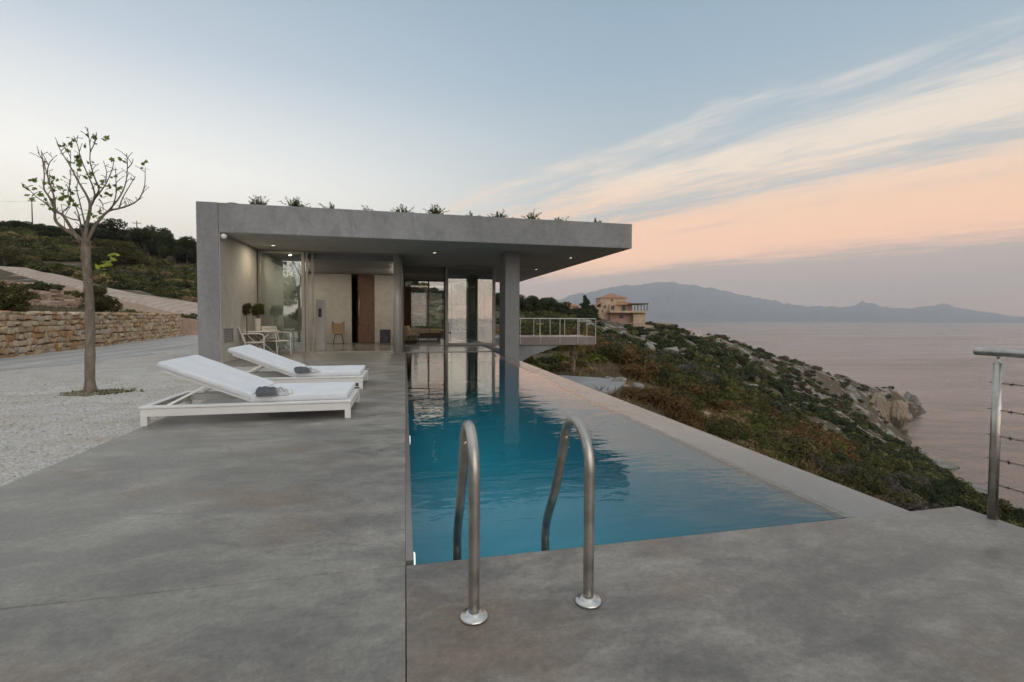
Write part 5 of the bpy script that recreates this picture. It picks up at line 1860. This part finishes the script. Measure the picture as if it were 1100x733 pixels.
# ------------------------------------------------------------------ loungers
def make_lounger(label):
    t = thing('sun_lounger', label, 'sun lounger', (-1.69, 6.36, 0), 0, 'white sun loungers on the deck')
    X0, X1, Y0, Y1 = -1.09, 1.06, -.56, .56      # local, head end at -X
    fr = MB()
    for y in (Y0, Y1):
        s = 1 if y < 0 else -1
        fr.box(X0, X1, min(y, y + s * .055), max(y, y + s * .055), .100, .186)
        fr.box(X0 - .012, X1 + .012, min(y - s * .012, y + s * .075), max(y - s * .012, y + s * .075), .188, .214)
    fr.box(X0, X0 + .055, Y0 + .056, Y1 - .056, .102, .184)
    fr.box(X0 - .012, X0 + .072, Y0 + .076, Y1 - .076, .189, .213)
    fr.box(X1 - .055, X1, Y0 + .056, Y1 - .056, .102, .184)
    fr.box(X1 - .072, X1 + .012, Y0 + .076, Y1 - .076, .189, .213)
    for x in np.arange(-.02, .98, .12):
        fr.box(x, x + .055, Y0 + .076, Y1 - .076, .190, .206)
    fr.build('frame', 'white_metal', t, world=False, bevel=.006)
    for x in (X0, X1 - .065):
        for y in (Y0, Y1 - .065):
            MB().box(x + .001, x + .066, y + .001, y + .064, 0, .101).build('leg', 'white_metal', t, world=False, bevel=.005)
    # reclined back frame: hinge just above the frame
    ang = R(22.5)
    hx, hz_ = -.02, .225
    L_ = .98
    bx = lambda l, n: (hx - l * math.cos(ang) - n * math.sin(ang), hz_ + l * math.sin(ang) - n * math.cos(ang) * -1)
    bf = MB()
    for y in (Y0 + .11, Y1 - .11):
        a_, b_ = bx(0, 0), bx(L_ - .03, 0)
        bf.bar((a_[0], y, a_[1]), (b_[0], y, b_[1]), .05, .028)
    for l in np.linspace(.08, L_ - .06, 8):
        c_ = bx(l, 0)
        bf.bar((c_[0], Y0 + .135, c_[1]), (c_[0], Y1 - .135, c_[1]), .05, .02)
    bf.build('backrest_frame', 'white_metal', t, world=False, bevel=.004)
    st = MB()
    for y in (Y0 + .115, Y1 - .115):
        c_ = bx(.52, -.02)
        st.bar((-.86, y + (.03 if y > 0 else -.03), .205), (c_[0], y, c_[1]), .034, .026)
    c_ = bx(.52, -.02)
    st.bar((c_[0], Y0 + .1, c_[1]), (c_[0], Y1 - .1, c_[1]), .026, .026)
    st.build('support_strut', 'white_metal', t, world=False, bevel=.004)
    # cushions: seat and back, softly padded
    def pad_mesh(P0, U, N_, Ln, Wd, Th, sag):
        us = [0, .006, .014, .03] + list(np.linspace(.06, .94, 22)) + [.97, .986, .994, 1]
        vs0 = [0, .006, .014, .03] + list(np.linspace(.08, .92, 12)) + [.97, .986, .994, 1]
        nu, nv = len(us) - 1, len(vs0) - 1
        mb = MB()
        def pt(u, v, top):
            eu = min(u, 1 - u) * Ln
            ev = min(v, 1 - v) * Wd
            rr_ = .014
            k = 1.0
            for e_ in (eu, ev):
                if e_ < rr_:
                    k *= math.sqrt(max(0, 1 - (1 - e_ / rr_) ** 2)) * .22 + .78
            tk = Th * k
            wob = .004 * math.sin(u * 9 + 1) * math.sin(v * 7) + .002 * math.sin(u * 23 + v * 11)
            n_ = (tk + wob - sag * math.sin(PI * u) * math.sin(PI * v)) if top else (Th * (1 - k) * .10)
            p = P0 + U * (u * Ln) + Vector((0, 1, 0)) * ((v - .5) * Wd) + N_ * n_
            return p
        top = [[pt(us[i], vs0[j], True) for j in range(nv + 1)] for i in range(nu + 1)]
        bot = [[pt(us[i], vs0[j], False) for j in range(nv + 1)] for i in range(nu + 1)]
        vs_ = [p for r_ in top for p in r_] + [p for r_ in bot for p in r_]
        o = (nu + 1) * (nv + 1)
        id_ = lambda i, j: i * (nv + 1) + j
        fs_ = []
        for i in range(nu):
            for j in range(nv):
                fs_.append((id_(i, j), id_(i + 1, j), id_(i + 1, j + 1), id_(i, j + 1)))
                fs_.append((o + id_(i, j), o + id_(i, j + 1), o + id_(i + 1, j + 1), o + id_(i + 1, j)))
        for i in range(nu):
            fs_.append((id_(i, 0), o + id_(i, 0), o + id_(i + 1, 0), id_(i + 1, 0)))
            fs_.append((id_(i, nv), id_(i + 1, nv), o + id_(i + 1, nv), o + id_(i, nv)))
        for j in range(nv):
            fs_.append((id_(0, j), id_(0, j + 1), o + id_(0, j + 1), o + id_(0, j)))
            fs_.append((id_(nu, j), o + id_(nu, j), o + id_(nu, j + 1), id_(nu, j + 1)))
        mb.add(vs_, fs_, True)
        return mb
    pad_mesh(Vector((-.03, 0, .216)), Vector((1, 0, 0)), Vector((0, 0, 1)), 1.05, .98, .074, .010).build('seat_cushion', 'white_fabric', t, world=False)
    def piping(parent, P0, U, N_, Ln, Wd, h_):
        q = [P0 + U * a_ + Vector((0, b_, 0)) + N_ * h_ for a_, b_ in ((.012, -Wd / 2 + .012), (Ln - .012, -Wd / 2 + .012), (Ln - .012, Wd / 2 - .012), (.012, Wd / 2 - .012), (.012, -Wd / 2 + .012))]
        mb = MB()
        for a_, b_ in zip(q[:-1], q[1:]):
            mb.tube([a_, b_], .0055, 6)
        mb.build('piping', 'white_chair', parent, world=False)
    piping([c_ for c_ in t.children if c_.name.startswith('seat_cushion')][0], Vector((-.03, 0, .216)), Vector((1, 0, 0)), Vector((0, 0, 1)), 1.05, .98, .068)
    q0 = bx(-.005, .018)
    pad_mesh(Vector((q0[0], 0, q0[1])), Vector((-math.cos(ang), 0, math.sin(ang))), Vector((math.sin(ang), 0, math.cos(ang))), 1.02, .98, .070, .004).build('back_cushion', 'white_fabric', t, world=False)
    piping([c_ for c_ in t.children if c_.name.startswith('back_cushion')][0], Vector((q0[0], 0, q0[1])), Vector((-math.cos(ang), 0, math.sin(ang))), Vector((math.sin(ang), 0, math.cos(ang))), 1.02, .98, .064)
    MB().box(X1 - .05, X1 + .013, Y1 - .20, Y1 - .13, .2145, .222).build('care_tag', 'black_plastic', t, world=False)
    return t
lg = make_lounger('white cushioned sun lounger nearer the camera with dark striped towel on it')
lg2 = dup(lg, (-1.745, 8.66, 0), 0, 'white cushioned sun lounger farther back, nearer the house')
# folded towels
def towel(loc, rz, label):
    t = MB()
    rng = random.Random(int(loc[1] * 10))
    nu, nv = 22, 14
    top = []
    for i in range(nu + 1):
        row = []
        for j in range(nv + 1):
            u, v = i / nu, j / nv
            x = (u - .5) * .34
            y = (v - .5) * .40
            e_ = min(1, min(u, 1 - u) * 7) ** .5 * min(1, min(v, 1 - v) * 6) ** .5
            z_ = (.065 - .045 * max(0, u - .45) / .55) * e_ + .010 * math.sin(v * 19 + u * 4) * e_ + .006 * math.sin(u * 26 + v * 8) * e_
            row.append((x + .012 * math.sin(v * 8), y + .01 * math.sin(u * 11), max(z_, .001)))
        top.append(row)
    vs_ = [p for r_ in top for p in r_]
    fs_ = [(i * (nv + 1) + j, (i + 1) * (nv + 1) + j, (i + 1) * (nv + 1) + j + 1, i * (nv + 1) + j + 1) for i in range(nu) for j in range(nv)]
    n0 = len(vs_)
    vs_ += [(p[0], p[1], -.001) for p in vs_]
    fs_ += [tuple(n0 + k for k in reversed(f)) for f in fs_[:]]
    ring = [i * (nv + 1) for i in range(nu + 1)] + [nu * (nv + 1) + j for j in range(1, nv + 1)] + [i * (nv + 1) + nv for i in range(nu - 1, -1, -1)] + [j for j in range(nv - 1, 0, -1)]
    for a_, b_ in zip(ring, ring[1:] + ring[:1]):
        fs_.append((a_, b_, b_ + n0, a_ + n0))
    t.add(vs_, fs_, True)
    o = t.build('towel', 'striped_towel', None)
    o.location = loc
    o.rotation_euler = (0, 0, rz)
    tag(o, label, 'towel', 'folded towels on the loungers')
    fr_ = MB()
    for k in range(34):
        y = (k / 33 - .5) * .38
        a_ = Vector((.165, y, .012))
        fr_.tube([a_, a_ + Vector((.03, rng.uniform(-.01, .01), .002)), a_ + Vector((.055, rng.uniform(-.015, .015), -.008))], .0035, 4)
    f_ = fr_.build('fringe', 'white_chair', None)
    f_.parent = o
towel((-1.53, 6.02, .288), .25, 'dark grey striped towel folded on the nearer lounger')
towel((-1.60, 8.30, .288), .30, 'dark grey striped towel folded on the farther lounger')

# ------------------------------------------------------------------ patio table, chairs, plants
pt = thing('patio_table', 'white metal patio table with crossed legs by the wall', 'table', (-4.15, 15.2, 0))
MB().box(-.42, .42, -.40, .40, .715, .745).build('table_top', 'white_chair', pt, world=False, bevel=.008)
for y in (-.32, .32):
    lm = MB()
    lm.tube([(-.34, y, .0), (.34, y, .714)], .013, 8)
    lm.tube([(.34, y + .028, .0), (-.34, y + .028, .714)], .013, 8)
    lm.build('leg', 'white_chair', pt, world=False)
MB().tube([(-.34, -.32, .012), (-.34, .32, .012)], .011, 8).tube([(.34, -.29, .012), (.34, .35, .012)], .011, 8).build('stretcher', 'white_chair', pt, world=False)
def make_chair(label, loc, rz):
    """armchair facing local +X"""
    t = thing('patio_chair', label, 'chair', loc, rz, 'white metal patio chairs')
    st = MB()
    for k in range(8):
        x = -.20 + k * .058
        st.box(x, x + .046, -.235, .235, .43, .445)
    st.build('seat', 'white_chair', t, world=False, bevel=.003)
    bk = MB()
    for k in range(6):
        z_ = .52 + k * .06
        x = -.235 - .11 * (z_ - .43) / .42
        bk.bar((x, -.225, z_), (x, .225, z_), .012, .048, (0.25, 0, 1))
    bk.build('backrest', 'white_chair', t, world=False, bevel=.003)
    fm = MB()
    for y in (-.25, .25):
        fm.tube(smooth_path([(-.20, y, .43), (-.25, y, .6), (-.345, y, .86)], 4), .013, 8)
        fm.tube([(-.22, y, .438), (.26, y, .438)], .013, 8)
    fm.tube([(-.345, -.25, .86), (-.345, .25, .86)], .013, 8)
    fm.tube([(.26, -.25, .438), (.26, .25, .438)], .013, 8)
    fm.build('seat_frame', 'white_chair', t, world=False)
    for y in (-.25, .25):
        MB().tube(smooth_path([(-.20, y, .43), (-.25, y, .2), (-.30, y, 0)], 4), .013, 8).build('leg', 'white_chair', t, world=False)
        MB().tube(smooth_path([(.26, y, .438), (.27, y, .2), (.29, y, 0)], 4), .013, 8).build('leg', 'white_chair', t, world=False)
        s = 1 if y > 0 else -1
        MB().tube(smooth_path([(-.285, y, .68), (-.05, y + .02 * s, .69), (.15, y + .02 * s, .685), (.24, y + .02 * s, .65), (.265, y + .01 * s, .55), (.26, y, .43)], 5), .014, 8).build('armrest', 'white_chair', t, world=False)
    return t
c1 = make_chair('white metal armchair against the wall, its back to the concrete', (-4.18, 14.62, 0), R(15))
c2 = dup(c1, (-3.78, 15.52, 0), R(-35), 'white metal armchair in front of the window with its back to the glass')
# plants
def bushy(n, lobes, seed, kind, size):
    rng = np.random.default_rng(seed)
    P, d = crown_points(n, lobes, rng, .3)
    V = leaf_quads(P, d, size, 2.4, rng)
    return V, leafcols(len(P), *KINDS[kind], rng)
vz_ = thing('vase', 'tall cream vase standing on the patio table', 'vase', (-4.22, 15.20, .746))
MB().lathe([(.065, 0), (.075, .02), (.078, .15), (.082, .30), (.088, .36), (.08, .365), (.07, .3)], (-4.22, 15.20, .746), 24).build('body', 'pot_cream', vz_)
bq = thing('leafy_branches', 'bunch of olive green branches standing in the cream vase', 'plant', (-4.22, 15.20, .86))
mb = MB()
rb = random.Random(6)
for k in range(14):
    a_ = rb.uniform(0, 6.28)
    mb.tube(smooth_path([(-4.22, 15.20, .80), (-4.22 + .04 * math.cos(a_), 15.2 + .04 * math.sin(a_), 1.12), (-4.22 + .16 * math.cos(a_), 15.2 + .16 * math.sin(a_), rb.uniform(1.3, 1.5))], 4), .004, 5)
mb.tube(smooth_path([(-4.22, 15.2, 1.1), (-4.10, 15.1, 1.22), (-3.94, 15.05, 1.24)], 4), .004, 5)
mb.build('stem', 'dark_bark', bq)
V, c = bushy(1100, [(0, 0, 0, .17, .17, .17), (-.07, .05, -.08, .13, .13, .12), (.08, -.04, .06, .12, .12, .12), (.09, 0, -.08, .1, .1, .09)], 4, 'bright', .036)
o = leaf_mesh('foliage', V, c)
o.parent = bq
o.location = (0, 0, 1.38 - .86)
tp_ = thing('potted_tree', 'slim small leafed tree in a pot beside the wall', 'potted plant', (-4.40, 14.80, 0))
MB().lathe([(.09, 0), (.105, .02), (.13, .28), (.135, .30), (.12, .30), (.115, .24)], (-4.40, 14.80, 0), 20).build('pot', 'wall_concrete', tp_)
MB().tube(smooth_path([(-4.40, 14.80, .25), (-4.395, 14.805, .8), (-4.40, 14.80, 1.3)], 4), [.014] * 9, 8).build('stem', 'dark_bark', tp_)
V, c = bushy(700, [(0, 0, 0, .13, .13, .14), (-.03, .05, -.08, .11, .11, .10), (.05, -.03, .07, .10, .10, .10)], 9, 'olive', .034)
o = leaf_mesh('crown', V, c)
o.parent = tp_
o.location = (0, 0, 1.38)

# ------------------------------------------------------------------ inside the rooms
rc = thing('rattan_chair', 'rattan chair with thin metal legs inside the sitting room', 'chair', (-2.78, 21.3, 0), R(-80))
mb = MB()
nu, nv = 12, 10
g2 = []
for i in range(nu + 1):
    for j in range(nv + 1):
        u, v = i / nu, (j / nv - .5)
        if u < .5:
            x, z_ = .24 - u * .84, .44 - .03 * math.sin(u * PI)
        else:
            x, z_ = -.18 - (u - .5) * .16, .44 + (u - .5) * .86
        z_ += .10 * (abs(v) * 2) ** 2.5 * (.4 + u)
        g2.append((x + .10 * (abs(v) * 2) ** 2 * u, v * .52, z_))
fs_ = [(i * (nv + 1) + j, (i + 1) * (nv + 1) + j, (i + 1) * (nv + 1) + j + 1, i * (nv + 1) + j + 1) for i in range(nu) for j in range(nv)]
n0 = len(g2)
g2 += [(p[0] - .012, p[1], p[2] - .012) for p in g2]
fs_ += [tuple(n0 + k for k in reversed(f)) for f in fs_[:]]
mb.add(g2, fs_, True)
mb.build('seat_shell', 'rattan', rc, world=False)
for x in (-.16, .18):
    for y in (-.17, .17):
        MB().tube([(x * .7, y * .7, .43), (x * 1.25, y * 1.25, 0)], .009, 8).build('leg', 'frame_dark', rc, world=False)
hb = thing('fire_box', 'small black box heater on the floor by the inner wall', 'heater', (-.85, 21.3, 0))
bd = MB().box(-.85 - .22, -.85 + .22, 21.1, 21.5, .03, .58).build('body', 'black_plastic', hb, bevel=.012)
MB().box(-.85 - .10, -.85 + .10, 21.075, 21.098, .10, .36).build('glass_door', 'villa_window', hb, bevel=.004)
MB().box(-.85 - .235, -.85 + .235, 21.08, 21.52, .582, .61).build('top', 'black_plastic', hb, bevel=.006)
cs = thing('wall_panel', 'slim tall pale cabinet behind the open sliding door', 'cabinet', (-2.72, 17.5, 0))
MB().box(-2.98, -2.72, 17.3, 17.7, 0, 1.75).build('body', 'rail_paint', cs, bevel=.005)
MB().box(-2.90, -2.80, 17.285, 17.299, 1.15, 1.45).build('screen', 'black_plastic', cs)
# pool-end room
db = thing('day_bed', 'low wooden daybed with beige mattress beyond the open glass door', 'daybed', (.85, 24.6, 0))
MB().box(.05, 1.75, 24.1, 25.1, .12, .34).build('base', 'dark_wood', db, bevel=.01)
for x in (.09, 1.63):
    for y in (24.14, 24.98):
        MB().box(x, x + .08, y, y + .08, 0, .119).build('leg', 'dark_wood', db)
MB().box(.06, 1.20, 24.1, 25.1, .342, .56).build('mattress', 'beige_cushion', db, bevel=.04, seg=3)
MB().box(1.22, 1.74, 24.1, 25.1, .342, .56).build('mattress', 'ochre_cushion', db, bevel=.04, seg=3)
sf_ = thing('sofa', 'beige sofa end beside the brown curtain', 'sofa', (.1, 22.6, 0))
MB().box(-.08, .55, 22.0, 23.4, .10, .40).build('base', 'beige_cushion', sf_, bevel=.03, seg=3)
MB().box(-.08, .10, 22.0, 23.4, .402, .72).build('backrest', 'beige_cushion', sf_, bevel=.04, seg=3)
for x, y in ((.0, 22.05), (.48, 22.05), (.0, 23.3), (.48, 23.3)):
    MB().box(x, x + .05, y, y + .05, 0, .099).build('leg', 'dark_wood', sf_)
cu = MB().box(-.18, .18, -.05, .05, 0, .36).build('cushion', 'ochre_cushion', None, bevel=.045, seg=3)
cu.location = (.20, 22.7, .405)
cu.rotation_euler = (R(-18), 0, R(70))
tag(cu, 'striped mustard cushion leaning on the beige sofa', 'cushion')
st_ = thing('stool', 'small beige topped stool in front of the sofa', 'stool', (.35, 21.4, 0))
MB().box(.08, .62, 21.2, 21.6, .33, .42).build('seat', 'beige_cushion', st_, bevel=.02)
for x in (.11, .55):
    for y in (21.23, 21.53):
        MB().box(x, x + .04, y, y + .04, 0, .329).build('leg', 'dark_wood', st_)
# curtain
mb = MB()
n = 60
zs = np.linspace(.04, 2.84, 12)
g3 = []
for k in range(n + 1):
    t = k / n
    for z_ in zs:
        fold = .05 * math.sin(t * 40) * (.8 + .2 * math.sin(z_ * 2))
        g3.append((-.02 + t * .36, 27.4 + fold, z_))
m_ = len(zs)
fs_ = [(i * m_ + j, (i + 1) * m_ + j, (i + 1) * m_ + j + 1, i * m_ + j + 1) for i in range(n) for j in range(m_ - 1)]
n0 = len(g3)
g3 += [(p[0], p[1] + .006, p[2]) for p in g3]
fs_ += [tuple(n0 + k for k in reversed(f)) for f in fs_[:]]
mb.add(g3, fs_, True)
tag(mb.build('curtain', 'curtain_cloth'), 'brown pleated curtain beside the rear window', 'curtain')
